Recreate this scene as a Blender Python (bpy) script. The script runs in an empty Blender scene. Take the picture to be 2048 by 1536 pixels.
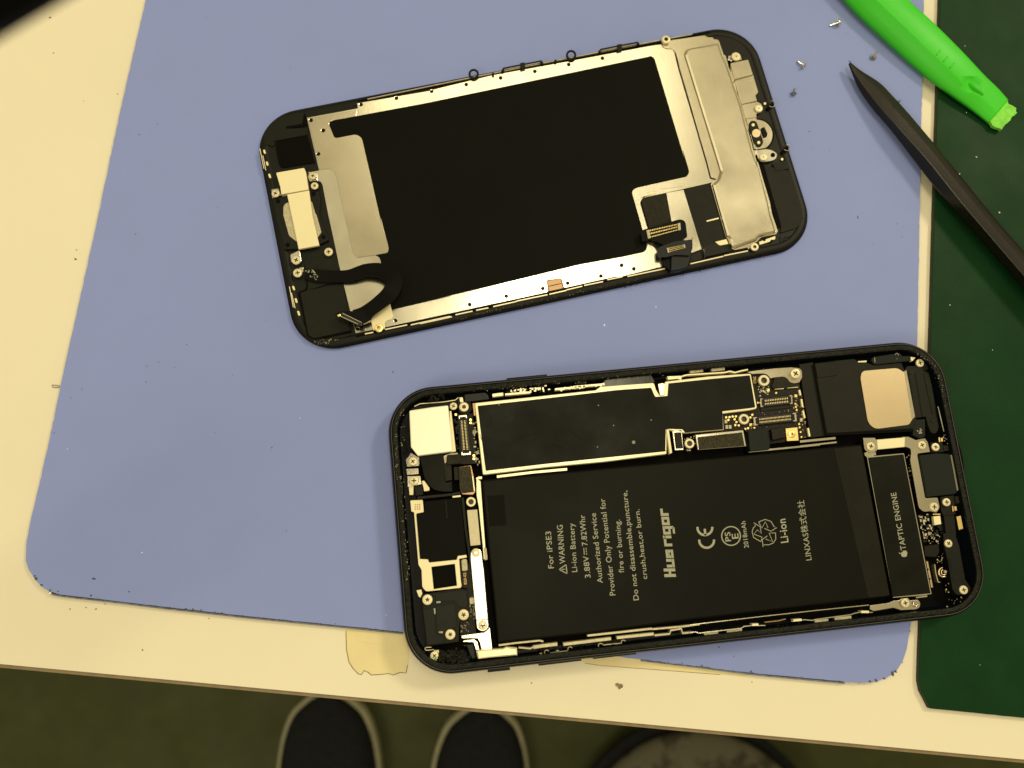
import bpy, bmesh, math, random
from mathutils import Vector, Matrix, noise
random.seed(7)
S = bpy.context.scene
COL = S.collection
MM = 0.001
# ---------------------------------------------------------------- camera, light, exposure
CX, CY, CF, CH = 0.1923380122616567, -0.03810375661623227, 1732.8095139248746, 214.29122019863854
cam = bpy.data.objects.new('camera', bpy.data.cameras.new('camera')); COL.objects.link(cam); S.camera = cam
cam.location = (0, 0, CH*MM); cam.rotation_euler = (CX, CY, 0)
cam.data.sensor_width = 36; cam.data.lens = CF/2048*36
cam.data.clip_start = 0.004; cam.data.clip_end = 30
cam.data.dof.use_dof = True; cam.data.dof.focus_distance = 0.212; cam.data.dof.aperture_fstop = 17.0

W = bpy.data.worlds.new('World'); S.world = W; W.use_nodes = True
bgn = W.node_tree.nodes['Background']
bgn.inputs[0].default_value = (1.0, 0.85, 0.45, 1); bgn.inputs[1].default_value = 0.46

def area(name, loc, target, sx, sy, power, col):
    L = bpy.data.lights.new(name, 'AREA'); L.shape = 'RECTANGLE'; L.size = sx; L.size_y = sy; L.energy = power; L.color = col
    o = bpy.data.objects.new(name, L); COL.objects.link(o); o.location = loc
    d = Vector(target)-Vector(loc); o.rotation_euler = d.to_track_quat('-Z', 'Y').to_euler()
    return o
area('ceiling_lamp', (0.17, 0.18, 1.60), (0.17, 0.18, 0), 0.30, 0.88, 8.4, (1.0, 0.88, 0.58))
area('ceiling_lamp_right', (1.2, 0.95, 1.60), (0.05, 0.05, 0), 0.30, 0.30, 16.5, (1.0, 0.88, 0.58))
area('ceiling_lamp_left', (-0.86, 0.60, 1.60), (0, 0, 0), 0.5, 0.7, 1.5, (1.0, 0.88, 0.58))
area('ceiling_bounce_fill', (0.10, 1.05, 1.65), (0.10, 1.05, 0), 0.7, 0.42, 1.9, (1.0, 0.86, 0.52))  # added dim panel, stands in for bright ceiling mirrored in the upper metal
area('fill_front', (-0.75, -0.75, 1.20), (-0.1, 0, 0), 0.5, 0.5, 6.5, (1.0, 0.90, 0.63))  # added fill without a fixture, brightens the near left of the table

S.view_settings.view_transform = 'Standard'; S.view_settings.look = 'None'
S.view_settings.exposure = -0.06; S.view_settings.gamma = 1.0; S.view_settings.use_curve_mapping = False
S.render.engine = 'CYCLES'

# ---------------------------------------------------------------- photo measurement to place: a pixel seen at height z (mm)
_R = (Matrix.Rotation(CY, 3, 'Y') @ Matrix.Rotation(CX, 3, 'X'))
def P(x, y, z):
    d = _R @ Vector(((x-1024)/CF, -(y-768)/CF, -1.0))
    t = (z-CH)/d.z
    return Vector((d.x*t*MM, d.y*t*MM, z*MM))
FR = {'F': (0, 0, 1), 'Z0': (0, 0, .29297), 'Y0': (0, 450, .29297), 'X0': (0, 1050, .29297),
      'Z1': (490, 180, .17578), 'Z2': (540, 430, .17578), 'Z3': (850, 40, .21973), 'Z4': (1260, 40, .18555),
      'Z5': (1240, 300, .19531), 'Z6': (840, 480, .24414),
      'B1': (770, 740, .14648), 'B2': (780, 950, .13672), 'B3': (800, 1140, .14323), 'B4': (940, 720, .19531),
      'B5': (1300, 700, .16602), 'B6': (1600, 680, .15625), 'B7': (1680, 860, .14648), 'B8': (1700, 1050, .13672),
      'T1': (1060, 960, .17575), 'T2': (1300, 960, .19531), 'T3': (920, 1180, .23438), 'T4': (1380, 1140, .25391),
      'T5': (1560, 0, .23828), 'T6': (1700, 330, .24083), 'T7': (500, 1200, .39063), 'T8': (1200, 1300, .41406)}
def q(fr, *pts):
    """points measured in an enlarged crop of the photo -> photo pixels; a third number is a corner radius in crop pixels"""
    x0, y0, s = FR[fr]
    return [(x0+p[0]*s, y0+p[1]*s) + ((p[2]*s,) if len(p) > 2 else ()) for p in pts]

# ---------------------------------------------------------------- materials
def mat(name, col, rough=.5, metal=0., var=0., vscale=300., bump=0., bscale=2000., spec=.5, rvar=0., coat=0., stretch=None, col2=None, cut=None):
    m = bpy.data.materials.new(name); m.use_nodes = True
    nt = m.node_tree; N = nt.nodes; L = nt.links; b = N['Principled BSDF']
    b.inputs['Base Color'].default_value = (*col, 1); b.inputs['Roughness'].default_value = rough
    b.inputs['Metallic'].default_value = metal; b.inputs['Specular IOR Level'].default_value = spec
    b.inputs['Coat Weight'].default_value = coat
    tc = N.new('ShaderNodeTexCoord'); mp = N.new('ShaderNodeMapping'); L.new(tc.outputs['Object'], mp.inputs[0])
    if stretch: mp.inputs['Rotation'].default_value = (0, 0, stretch[0]); mp.inputs['Scale'].default_value = stretch[1]
    if var or col2:
        n = N.new('ShaderNodeTexNoise'); n.inputs['Scale'].default_value = vscale; n.inputs['Detail'].default_value = 5
        n.inputs['Roughness'].default_value = .6; L.new(mp.outputs[0], n.inputs[0])
        r = N.new('ShaderNodeValToRGB'); L.new(n.outputs[0], r.inputs[0])
        lo, hi = cut or (.3, .7)
        r.color_ramp.elements[0].position = lo; r.color_ramp.elements[1].position = hi
        c2 = col2 or tuple(min(1, c*(1+var)) for c in col); c1 = col if col2 else tuple(c*(1-var) for c in col)
        r.color_ramp.elements[0].color = (*c1, 1); r.color_ramp.elements[1].color = (*c2, 1)
        L.new(r.outputs[0], b.inputs['Base Color'])
    if rvar:
        n = N.new('ShaderNodeTexNoise'); n.inputs['Scale'].default_value = vscale*.7; n.inputs['Detail'].default_value = 6; L.new(mp.outputs[0], n.inputs[0])
        r = N.new('ShaderNodeMapRange'); r.inputs['From Min'].default_value = .3; r.inputs['From Max'].default_value = .7
        r.inputs['To Min'].default_value = max(.02, rough-rvar); r.inputs['To Max'].default_value = min(1, rough+rvar)
        L.new(n.outputs[0], r.inputs[0]); L.new(r.outputs[0], b.inputs['Roughness'])
    if bump:
        n = N.new('ShaderNodeTexNoise'); n.inputs['Scale'].default_value = bscale; n.inputs['Detail'].default_value = 3; L.new(mp.outputs[0], n.inputs[0])
        bp = N.new('ShaderNodeBump'); bp.inputs['Strength'].default_value = bump; bp.inputs['Distance'].default_value = .0002
        L.new(n.outputs[0], bp.inputs['Height']); L.new(bp.outputs[0], b.inputs['Normal'])
    return m
M = {}
M['table'] = mat('table_laminate', (.745, .69, .555), .42, var=.02, vscale=25, bump=.05, bscale=1500, spec=.2, rvar=.06)
M['edge'] = mat('edge_band', (.20, .145, .075), .5, var=.2)
M['mat'] = mat('blue_mat', (.228, .282, .63), .55, var=.025, vscale=35, bump=.10, bscale=3500, spec=.15, rvar=.06)
M['green'] = mat('green_mat', (.0046, .032, .0095), .45, var=.14, vscale=90, bump=.22, bscale=4200, spec=.08, rvar=.06)
M['greenside'] = mat('green_mat_side', (.008, .006, .003), .6)
M['floor'] = mat('floor_vinyl', (.058, .064, .022), .6, var=.16, vscale=30, bump=.3, bscale=300, rvar=.1, spec=.2)
M['steel'] = mat('steel', (.80, .76, .66), .17, 1, var=.03, vscale=120, bump=.04, bscale=3000, rvar=.04)
M['steeldull'] = mat('satin_steel', (.62, .57, .46), .20, 1, var=.04, vscale=90, bump=.06, bscale=5000, rvar=.04)
M['shield'] = mat('nickel_shield', (.86, .79, .54), .25, .13, var=.02, vscale=200, bump=.05, bscale=1200, spec=.5)
M['rough'] = mat('sandblasted_steel', (.46, .42, .30), .5, .5, var=.2, vscale=1500, bump=.6, bscale=5000, spec=.2)
M['cream'] = mat('pale_foil', (.80, .72, .48), .35, .08, var=.02, vscale=200, bump=.04, spec=.25)
M['gold'] = mat('gold_pad', (.95, .72, .30), .28, 1, var=.1, vscale=800)
M['goldplate'] = mat('speaker_plate', (.68, .55, .37), .25, .9, var=.015, vscale=200, bump=.05, bscale=5000)
M['copper'] = mat('copper_edge', (.36, .23, .13), .35, .8)
M['film'] = mat('graphite_film', (.0036, .0039, .0028), .50, var=.12, vscale=60, bump=.08, bscale=4000, spec=.05)
M['sticker'] = mat('black_sticker', (.0055, .0058, .0038), .42, var=.25, vscale=160, bump=.12, bscale=500, spec=.09, rvar=.1)
M['plastic'] = mat('black_plastic', (.0065, .0065, .0048), .42, var=.2, vscale=400, bump=.12, bscale=3000, spec=.16)
M['plasticgrey'] = mat('grey_black_plastic', (.010, .0105, .0075), .45, var=.15, vscale=300, bump=.10, bscale=3000, spec=.11)
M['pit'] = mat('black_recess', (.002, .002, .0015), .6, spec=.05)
M['frame'] = mat('anodised_frame', (.0026, .0036, .0065), .28, var=.1, vscale=300, spec=.10)
M['pcb'] = mat('brown_black_board', (.009, .006, .0035), .38, var=.5, vscale=1500, bump=.3, bscale=2500, spec=.15)
M['foam'] = mat('black_foam', (.040, .037, .024), .85, var=.6, vscale=2600, bump=.8, bscale=3500, spec=.1)
M['foamgrey'] = mat('grey_foam', (.024, .023, .017), .8, var=.2, vscale=900, bump=.3, bscale=3500, spec=.1)
M['gunk'] = mat('adhesive_residue', (.0075, .0075, .0055), .42, var=.7, vscale=1200, bump=.8, bscale=2500, spec=.14)
M['battery'] = mat('battery_wrap', (.0045, .0048, .0030), .42, var=.15, vscale=50, bump=.06, bscale=1200, spec=.07, rvar=.06)
M['print'] = mat('grey_print', (.31, .31, .235), .6)
M['printdim'] = mat('dim_print', (.22, .21, .15), .6)
M['goldprint'] = mat('gold_print', (.60, .42, .16), .5)
M['flex'] = mat('black_flex', (.0022, .0022, .0022), .42, spec=.08)
M['flexblue'] = mat('blue_black_flex', (.004, .005, .008), .34, spec=.22)
M['glossy'] = mat('glossy_tape', (.009, .012, .012), .16, spec=.35, bump=.1, bscale=300)
M['lime'] = mat('lime_plastic', (.050, .56, .024), .38, var=.03, vscale=60, bump=.06, bscale=2500, spec=.22)
M['limetorn'] = mat('torn_lime_plastic', (.20, .66, .06), .7, var=.2, vscale=700, bump=.8, bscale=1500)
M['nylon'] = mat('black_nylon', (.0095, .0085, .006), .32, var=.15, vscale=500, bump=.14, bscale=3500, spec=.28)
M['tape'] = mat('masking_tape', (.70, .60, .34), .55, var=.05, vscale=120, bump=.15, bscale=900)
M['tapedirt'] = mat('tape_dirt', (.22, .17, .08), .8, var=.4, vscale=600)
M['dust'] = mat('dust', (.07, .07, .08), .8)
M['lint'] = mat('white_lint', (.85, .85, .8), .6)
M['beige'] = mat('beige_label', (.58, .52, .36), .6, var=.06, vscale=900)
M['pin'] = mat('dull_gold_pin', (.50, .42, .24), .4, 1)
M['screw'] = mat('screw_steel', (.66, .59, .40), .36, .22, var=.05, vscale=900, spec=.3)
M['recess'] = mat('screw_recess', (.07, .055, .025), .5)
M['camfoil'] = mat('camera_foil', (.92, .88, .74), .3, .15, spec=.4)
M['hot'] = mat('polished_steel', (.88, .85, .74), .22, .7, var=.02, vscale=200, bump=.05, bscale=1200)
M['matedge'] = mat('dark_mat_edge', (.15, .16, .20), .8, var=.5, vscale=900)
M['lip'] = mat('frame_lip', (.06, .06, .06), .35, .5)
M['rail'] = mat('stamped_rail_steel', (.50, .45, .31), .4, .3, var=.15, vscale=700, bump=.2, bscale=2500, spec=.3)
M['fold'] = mat('folded_wrap', (.0085, .008, .0048), .4, var=.3, vscale=70, bump=.12, bscale=900, spec=.10)
M['white'] = mat('white_plastic', (.80, .76, .62), .4)
M['shoe'] = mat('black_canvas', (.011, .012, .014), .8, var=.3, vscale=200, bump=.4, bscale=900, spec=.15)
M['sole'] = mat('pale_sole', (.40, .38, .27), .6, var=.1, vscale=60)
M['lining'] = mat('shoe_lining', (.05, .05, .045), .9)
M['mottle'] = mat('mottled_seat', (.035, .03, .015), .7, vscale=40, col2=(.10, .095, .065), cut=(.42, .52))
M['darkmetal'] = mat('dark_metal', (.02, .02, .02), .35, .6)
M['arm'] = mat('black_rubber', (.002, .002, .0015), .6, spec=.1)
M['darksteel'] = mat('dark_screw_steel', (.30, .31, .30), .3, 1)
M['greenfleck'] = mat('green_fleck', (.16, .33, .08), .6)

# ---------------------------------------------------------------- object helpers
ORI = {}
def tag(o, label=None, cat=None, group=None, kind=None):
    if label: o['label'] = label
    if cat: o['category'] = cat
    if group: o['group'] = group
    if kind: o['kind'] = kind
    return o
def thing(name, loc, label, cat, group=None):
    o = bpy.data.objects.new(name, None); COL.objects.link(o); o.location = loc; o.empty_display_size = .01
    ORI[o.name] = Vector(loc)
    return tag(o, label, cat, group)
def origin(parent): return ORI.get(parent.name, Vector((0, 0, 0))) if parent else Vector((0, 0, 0))
def link(name, me, parent=None, material=None, loc=None):
    o = bpy.data.objects.new(name, me); COL.objects.link(o)
    if material is not None and not me.materials: me.materials.append(M[material])
    if parent:
        o.parent = parent; ORI[o.name] = origin(parent)
    if loc is not None: o.location = loc
    return o
def bake(name, bm, material, parent=None, smooth=False, bevel=0):
    """bm in world metres"""
    org = origin(parent)
    if bevel: bmesh.ops.bevel(bm, geom=[e for e in bm.edges if len(e.link_faces) == 2 and e.calc_face_angle(0) > .5], offset=bevel, segments=2, affect='EDGES', profile=.6)
    bmesh.ops.translate(bm, verts=bm.verts, vec=-org)
    bmesh.ops.recalc_face_normals(bm, faces=bm.faces)
    me = bpy.data.meshes.new(name); bm.to_mesh(me); bm.free()
    if smooth:
        for f in me.polygons: f.use_smooth = True
    return link(name, me, parent, material)
def rounded(pts, r=0):
    n = len(pts); out = []
    for i, p in enumerate(pts):
        rr = p[2] if len(p) > 2 else r
        a = Vector(pts[i-1][:2]); b = Vector(p[:2]); c = Vector(pts[(i+1) % n][:2])
        if rr <= 0: out.append(tuple(b)); continue
        u = a-b; v = c-b; lu, lv = u.length, v.length
        if lu < 1e-6 or lv < 1e-6: out.append(tuple(b)); continue
        d = min(rr, lu*.48, lv*.48); u.normalize(); v.normalize()
        p0 = b+u*d; p2 = b+v*d
        for k in range(5):
            t = k/4; out.append(tuple(p0*(1-t)**2 + b*2*t*(1-t) + p2*t*t))
    return out
def circ(x, y, r, n=20): return [(x+r*math.cos(2*math.pi*k/n), y+r*math.sin(2*math.pi*k/n)) for k in range(n)]
def prism(bm, loops, z1, z0, bev):
    """loops[0] outline, rest holes, photo pixels seen at height z1; solid down to z0 (mm) with a small edge round"""
    from mathutils.geometry import tessellate_polygon
    W3 = [[P(x, y, z1) for x, y in lp] for lp in loops]
    for i, lp in enumerate(W3):
        a = sum(lp[k-1].x*lp[k].y-lp[k].x*lp[k-1].y for k in range(len(lp)))
        if (a < 0) == (i == 0): lp.reverse()      # outline ccw, holes cw
    rings = []
    for lp in W3:
        n = len(lp); ins = []
        for k in range(n):
            e1 = (lp[k]-lp[k-1]); e2 = (lp[(k+1) % n]-lp[k])
            if e1.length < 1e-9: e1 = e2
            if e2.length < 1e-9: e2 = e1
            e1 = e1.normalized(); e2 = e2.normalized()
            n1 = Vector((-e1.y, e1.x, 0)); n2 = Vector((-e2.y, e2.x, 0)); m = n1+n2
            if m.length < 1e-6: m = n1
            m.normalize(); ins.append(m/max(.5, m.dot(n1)))
        rings.append(ins)
    b = bev*MM
    layers = [(b, z1*MM), (b*.3, z1*MM-b*.3), (0, z1*MM-b), (0, z0*MM)] if b > 0 else [(0, z1*MM), (0, z0*MM)]
    tops = []; flat = []
    for lp, ins in zip(W3, rings):
        prev = None
        for li, (off, z) in enumerate(layers):
            vs = [bm.verts.new((p.x+i.x*off, p.y+i.y*off, z)) for p, i in zip(lp, ins)]
            if li == 0: tops.append(vs); flat += vs
            if prev:
                n = len(vs)
                for k in range(n):
                    try: bm.faces.new((prev[k], prev[(k+1) % n], vs[(k+1) % n], vs[k]))
                    except ValueError: pass
            prev = vs
        if lp is W3[0]: bottom = prev
    tris = tessellate_polygon([[v.co.copy() for v in t] for t in tops])
    for t in tris:
        try: bm.faces.new([flat[i] for i in t])
        except ValueError: pass
    return bm
def piece(name, pts, z1, z0, m, parent=None, bev=.06, r=0, holes=(), label=None):
    bm = bmesh.new()
    prism(bm, [rounded(pts, r)] + [rounded(h) for h in holes], z1, z0, bev)
    o = bake(name, bm, m, parent)
    if label: o['label'] = label
    return o
def multi(name, polys, z1, z0, m, parent=None, bev=.03):
    bm = bmesh.new()
    for p in polys: prism(bm, [rounded(p)], z1, z0, bev)
    return bake(name, bm, m, parent)
def tube(bm, pts, r, n=8, closed=False):
    pts = [Vector(p) for p in pts]; rings = []; N_ = len(pts)
    for i, p in enumerate(pts):
        a = pts[i-1] if (i > 0 or closed) else p; c = pts[(i+1) % N_] if (i < N_-1 or closed) else p
        t = (c-a).normalized(); u = t.cross(Vector((0, 0, 1)))
        if u.length < .05: u = t.cross(Vector((1, 0, 0)))
        u.normalize(); v = t.cross(u)
        rr = r[i] if isinstance(r, (list, tuple)) else r
        rings.append([bm.verts.new(p+u*rr*math.cos(2*math.pi*k/n)+v*rr*math.sin(2*math.pi*k/n)) for k in range(n)])
    for i in range(N_ if closed else N_-1):
        A, B = rings[i], rings[(i+1) % N_]
        for k in range(n): bm.faces.new((A[k], A[(k+1) % n], B[(k+1) % n], B[k]))
    if not closed: bm.faces.new(rings[0][::-1]); bm.faces.new(rings[-1])
def wire(name, ptsz, r, m, parent=None, closed=False):
    bm = bmesh.new(); tube(bm, [P(x, y, z) for x, y, z in ptsz], r*MM, closed=closed)
    return bake(name, bm, m, parent, smooth=True)
def rail(name, pts, wpx, z1, z0, m, parent=None, bev=.02):
    """a narrow strip standing along a line of pixels"""
    L, R = [], []
    for i, p in enumerate(pts):
        a = Vector(pts[max(0, i-1)]); c = Vector(pts[min(len(pts)-1, i+1)]); t = (c-a).normalized(); n = Vector((-t.y, t.x))*wpx/2
        L.append(tuple(Vector(p)+n)); R.append(tuple(Vector(p)-n))
    return piece(name, L+R[::-1], z1, z0, m, parent, bev)
def catmull(pts, k=8):
    out = []; n = len(pts); V = [Vector(p) for p in pts]
    for i in range(n-1):
        a, b, c, d = V[max(0, i-1)], V[i], V[i+1], V[min(n-1, i+2)]
        for s in range(k):
            t = s/k; out.append(.5*((2*b)+(c-a)*t+(2*a-5*b+4*c-d)*t*t+(3*b-a-3*c+d)*t**3))
    out.append(V[-1]); return out
def ribbon(name, pts, m, parent, thick=.12):
    """pts: (x, y, z, width px) along the middle of a flat cable"""
    C = catmull([tuple(p) for p in pts], 8)
    W3 = [P(c[0], c[1], c[2]) for c in C]; bm = bmesh.new(); rows = []
    for i, p in enumerate(W3):
        t = (W3[min(i+1, len(W3)-1)]-W3[max(i-1, 0)]).normalized(); s = t.cross(Vector((0, 0, 1))).normalized()
        nrm = s.cross(t).normalized(); h = C[i][3]/2/8.1*MM; th = thick*MM
        rows.append([bm.verts.new(p+s*h+nrm*th), bm.verts.new(p-s*h+nrm*th), bm.verts.new(p-s*h), bm.verts.new(p+s*h)])
    for A, B in zip(rows, rows[1:]):
        for k in range(4): bm.faces.new((A[k], A[(k+1) % 4], B[(k+1) % 4], B[k]))
    bm.faces.new(rows[0]); bm.faces.new(rows[-1][::-1])
    return bake(name, bm, m, parent)
def ringloft(name, cx, cy, a, w, h, R, prof, m, parent=None, cap=False, capbottom=False, jitter=None, n=14, smooth=True, straight=40):
    """a rounded-rectangle profile (inset, z) in mm carried round the outline"""
    bm = bmesh.new(); rings = []
    ca, sa = math.cos(a), math.sin(a)
    for ins, z in prof:
        hw, hh = w/2-ins, h/2-ins; r = max(R-ins, .4); pts = []
        for qx, qy, a0 in ((1, 1, 0), (-1, 1, 90), (-1, -1, 180), (1, -1, 270)):
            for k in range(n+1):
                # slightly squared corner, as on the real outline
                th = math.radians(a0+90*k/n)
                pts.append((qx*(hw-r)+r*math.cos(th), qy*(hh-r)+r*math.sin(th)))
        full = []
        for i, p in enumerate(pts):
            c = pts[(i+1) % len(pts)]; full.append(p)
            if i % (n+1) == n:
                for k in range(1, straight): t = k/straight; full.append((p[0]*(1-t)+c[0]*t, p[1]*(1-t)+c[1]*t))
        vs = []
        for i, (x, y) in enumerate(full):
            zz = z; xx, yy = x, y
            if jitter:
                zz += jitter*random.uniform(-1, 1); k = 1+jitter*random.uniform(-.008, .008); xx *= k; yy *= k
            vs.append(bm.verts.new(((cx+xx*ca-yy*sa)*MM, (cy+xx*sa+yy*ca)*MM, zz*MM)))
        rings.append(vs)
    for A, B in zip(rings, rings[1:]):
        N_ = len(A)
        for k in range(N_): bm.faces.new((A[k], A[(k+1) % N_], B[(k+1) % N_], B[k]))
    if cap: bm.faces.new(rings[-1])
    if capbottom: bm.faces.new(rings[0][::-1])
    org = origin(parent); bmesh.ops.translate(bm, verts=bm.verts, vec=-org)
    bmesh.ops.recalc_face_normals(bm, faces=bm.faces)
    me = bpy.data.meshes.new(name); bm.to_mesh(me); bm.free()
    if smooth:
        for f in me.polygons: f.use_smooth = len(f.vertices) == 4
    return link(name, me, parent, m)
def inside(p, poly):
    c = False; j = len(poly)-1
    for i in range(len(poly)):
        if (poly[i][1] > p[1]) != (poly[j][1] > p[1]) and p[0] < (poly[j][0]-poly[i][0])*(p[1]-poly[i][1])/(poly[j][1]-poly[i][1])+poly[i][0]: c = not c
        j = i
    return c
def scatter(name, poly, n, s0, s1, z, m, parent, boxy=False, hh=.5, kind='stuff', ang=None):
    bm = bmesh.new(); xs = [p[0] for p in poly]; ys = [p[1] for p in poly]; k = 0; tries = 0
    while k < n and tries < n*30:
        tries += 1
        x, y = random.uniform(min(xs), max(xs)), random.uniform(min(ys), max(ys))
        if not inside((x, y), poly): continue
        k += 1; c = P(x, y, z); s = random.uniform(s0, s1)*MM
        if boxy:
            mt = Matrix.Translation(c) @ Matrix.Rotation((ang or 0)+random.choice((0, math.pi/2)), 4, 'Z') @ Matrix.Diagonal((s*1.7, s, s*hh, 1))
            bmesh.ops.create_cube(bm, size=1, matrix=mt)
        else:
            mt = Matrix.Translation(c) @ Matrix.Rotation(random.uniform(0, 6.28), 4, 'Z') @ Matrix.Rotation(random.uniform(0, .6), 4, 'X') @ Matrix.Diagonal((s*random.uniform(.7, 1.6), s, s*hh, 1))
            g = bmesh.ops.create_icosphere(bm, subdivisions=1, radius=.5, matrix=mt)
            for v in g['verts']: v.co += Vector([random.uniform(-1, 1)*s*.13 for _ in range(3)])
    o = bake(name, bm, m, parent)
    if kind: o['kind'] = kind
    return o

# text -------------------------------------------------------------------------------------------------
_cap = [None]
def textmesh(s, off=0.):
    cu = bpy.data.curves.new('t', 'FONT'); cu.body = s; cu.size = 1; cu.offset = off; cu.space_character = 1.05; cu.resolution_u = 3
    o = bpy.data.objects.new('t', cu); COL.objects.link(o); bpy.context.view_layer.update()
    me = bpy.data.meshes.new_from_object(o.evaluated_get(bpy.context.evaluated_depsgraph_get()))
    bpy.data.objects.remove(o); bpy.data.curves.remove(cu); return me
def words(name, s, fr, a, b, cap, z, m, parent, off=0., shear=0.):
    """flat lettering: baseline from a to b (crop pixels), capital height cap"""
    if _cap[0] is None: _cap[0] = max(v.co.y for v in textmesh('H').vertices)
    me = textmesh(s, off); xs = [v.co.x for v in me.vertices]; x0, x1 = min(xs), max(xs)
    (ax, ay), (bx, by) = q(fr, a, b); cap *= FR[fr][2]; d = Vector((bx-ax, by-ay)); L = d.length; d.normalize(); u = Vector((d.y, -d.x))
    org = origin(parent)
    for v in me.vertices:
        t = (v.co.x-x0)/(x1-x0)*L + shear*v.co.y*cap; h = v.co.y/_cap[0]*cap
        p = Vector((ax, ay))+d*t+u*h; v.co = P(p.x, p.y, z)-org
    me.name = name; me.materials.clear(); me.materials.append(M[m])
    return link(name, me, parent)
def flat(name, loops, z, m, parent):
    """printed flat shapes; each loop is its own filled polygon in pixels, wound so that it faces up"""
    bm = bmesh.new()
    from mathutils.geometry import tessellate_polygon
    for lp in loops:
        V = [P(p[0], p[1], z) for p in lp]; vs = [bm.verts.new(v) for v in V]
        for t in tessellate_polygon([V]):
            try: bm.faces.new([vs[i] for i in t])
            except ValueError: pass
    return bake(name, bm, m, parent)
def stroke(pts, w):
    L, R = [], []
    for i, p in enumerate(pts):
        a = Vector(pts[max(0, i-1)]); c = Vector(pts[min(len(pts)-1, i+1)]); t = (c-a)
        t = t.normalized() if t.length > 1e-6 else Vector((1, 0)); n = Vector((-t.y, t.x))*w/2
        L.append(tuple(Vector(p)+n)); R.append(tuple(Vector(p)-n))
    return [[L[i], L[i+1], R[i+1], R[i]] for i in range(len(L)-1)]

# screws -----------------------------------------------------------------------------------------------
def screw_mesh(R, h, kind='cross'):
    """pan head with a real cross (or star) recess; local metres, base at z=0"""
    bm = bmesh.new(); n = 32
    def ring(r, z): return [bm.verts.new((r*math.cos(2*math.pi*k/n), r*math.sin(2*math.pi*k/n), z)) for k in range(n)]
    rc = []
    for k in range(n):
        th = 2*math.pi*k/n
        if kind == 'cross': c = abs(math.cos(2*th)); rr = R*(.20+.38*c**3)
        elif kind == 'star': rr = R*(.34+.12*math.cos(5*th))
        elif kind == 'dot': rr = R*.15
        else: rr = R*.42
        rc.append(rr)
    A = ring(R, 0); B = ring(R, h*.65); C_ = ring(R*.90, h*.94); 
    E_ = [bm.verts.new((rc[k]*math.cos(2*math.pi*k/n), rc[k]*math.sin(2*math.pi*k/n), h)) for k in range(n)]
    mid = [bm.verts.new(((R*.62 if True else 0)*math.cos(2*math.pi*k/n), R*.62*math.sin(2*math.pi*k/n), h)) for k in range(n)]
    G = [bm.verts.new((rc[k]*.8*math.cos(2*math.pi*k/n), rc[k]*.8*math.sin(2*math.pi*k/n), h*.12)) for k in range(n)]
    seq = [A, B, C_, mid, E_, G]
    for X, Y in zip(seq, seq[1:]):
        for k in range(n): bm.faces.new((X[k], X[(k+1) % n], Y[(k+1) % n], Y[k]))
    bm.faces.new(G[::-1])
    for f in bm.faces:
        if all(v.co.z < h*.5 for v in f.verts) and max(v.co.length for v in f.verts) < R*.7 or any(v in G for v in f.verts): f.material_index = 1
    bmesh.ops.recalc_face_normals(bm, faces=bm.faces)
    me = bpy.data.meshes.new('screw'); bm.to_mesh(me); bm.free(); return me
_sc = {}
def screw(fr, x, y, r, z, parent, kind='cross', m='screw', h=.45, name='screw', label=None):
    (px, py), = q(fr, (x, y)); rpx = r*FR[fr][2]; R = rpx/(CF/(CH-z))*MM*.97
    key = (round(R*1e5), kind, m, h)
    if key not in _sc:
        me = screw_mesh(R, h*MM, kind); me.materials.append(M[m]); me.materials.append(M['recess']); _sc[key] = me
    o = bpy.data.objects.new(name, _sc[key]); COL.objects.link(o); o.parent = parent
    o.location = P(px, py, z)-origin(parent)-Vector((0, 0, h*MM)); o.rotation_euler = (random.uniform(-.04, .04), random.uniform(-.04, .04), random.uniform(0, 3))
    if label: o['label'] = label
    ORI[o.name] = origin(parent)
    return o
def standoff(fr, x, y, r, z, parent, knurl=True):
    (px, py), = q(fr, (x, y)); R = r*FR[fr][2]/(CF/(CH-z))*MM; c = P(px, py, z); bm = bmesh.new(); n = 40
    prof = [(1, -.8), (1, -.15), (.93, 0), (.62, 0), (.52, -.1), (.48, -.9)]
    rg = []
    for f, dz in prof:
        rg.append([bm.verts.new(c+Vector((R*f*(1+(.045*math.cos(16*2*math.pi*k/n*1.25) if knurl and f > .9 else 0))*math.cos(2*math.pi*k/n), R*f*(1+(.045*math.cos(20*2*math.pi*k/n) if knurl and f > .9 else 0))*math.sin(2*math.pi*k/n), dz*MM))) for k in range(n)])
    for X, Y in zip(rg, rg[1:]):
        for k in range(n): bm.faces.new((X[k], X[(k+1) % n], Y[(k+1) % n], Y[k]))
    bm.faces.new(rg[-1])
    dk = set(rg[-1]+rg[-2])
    for f in bm.faces:
        if all(v in dk for v in f.verts): f.material_index = 1
    o = bake('standoff', bm, 'screw', parent); o.data.materials.append(M['recess']); return o
def lerp(a, b, t): return tuple(a[i]+(b[i]-a[i])*t for i in range(2))
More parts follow.
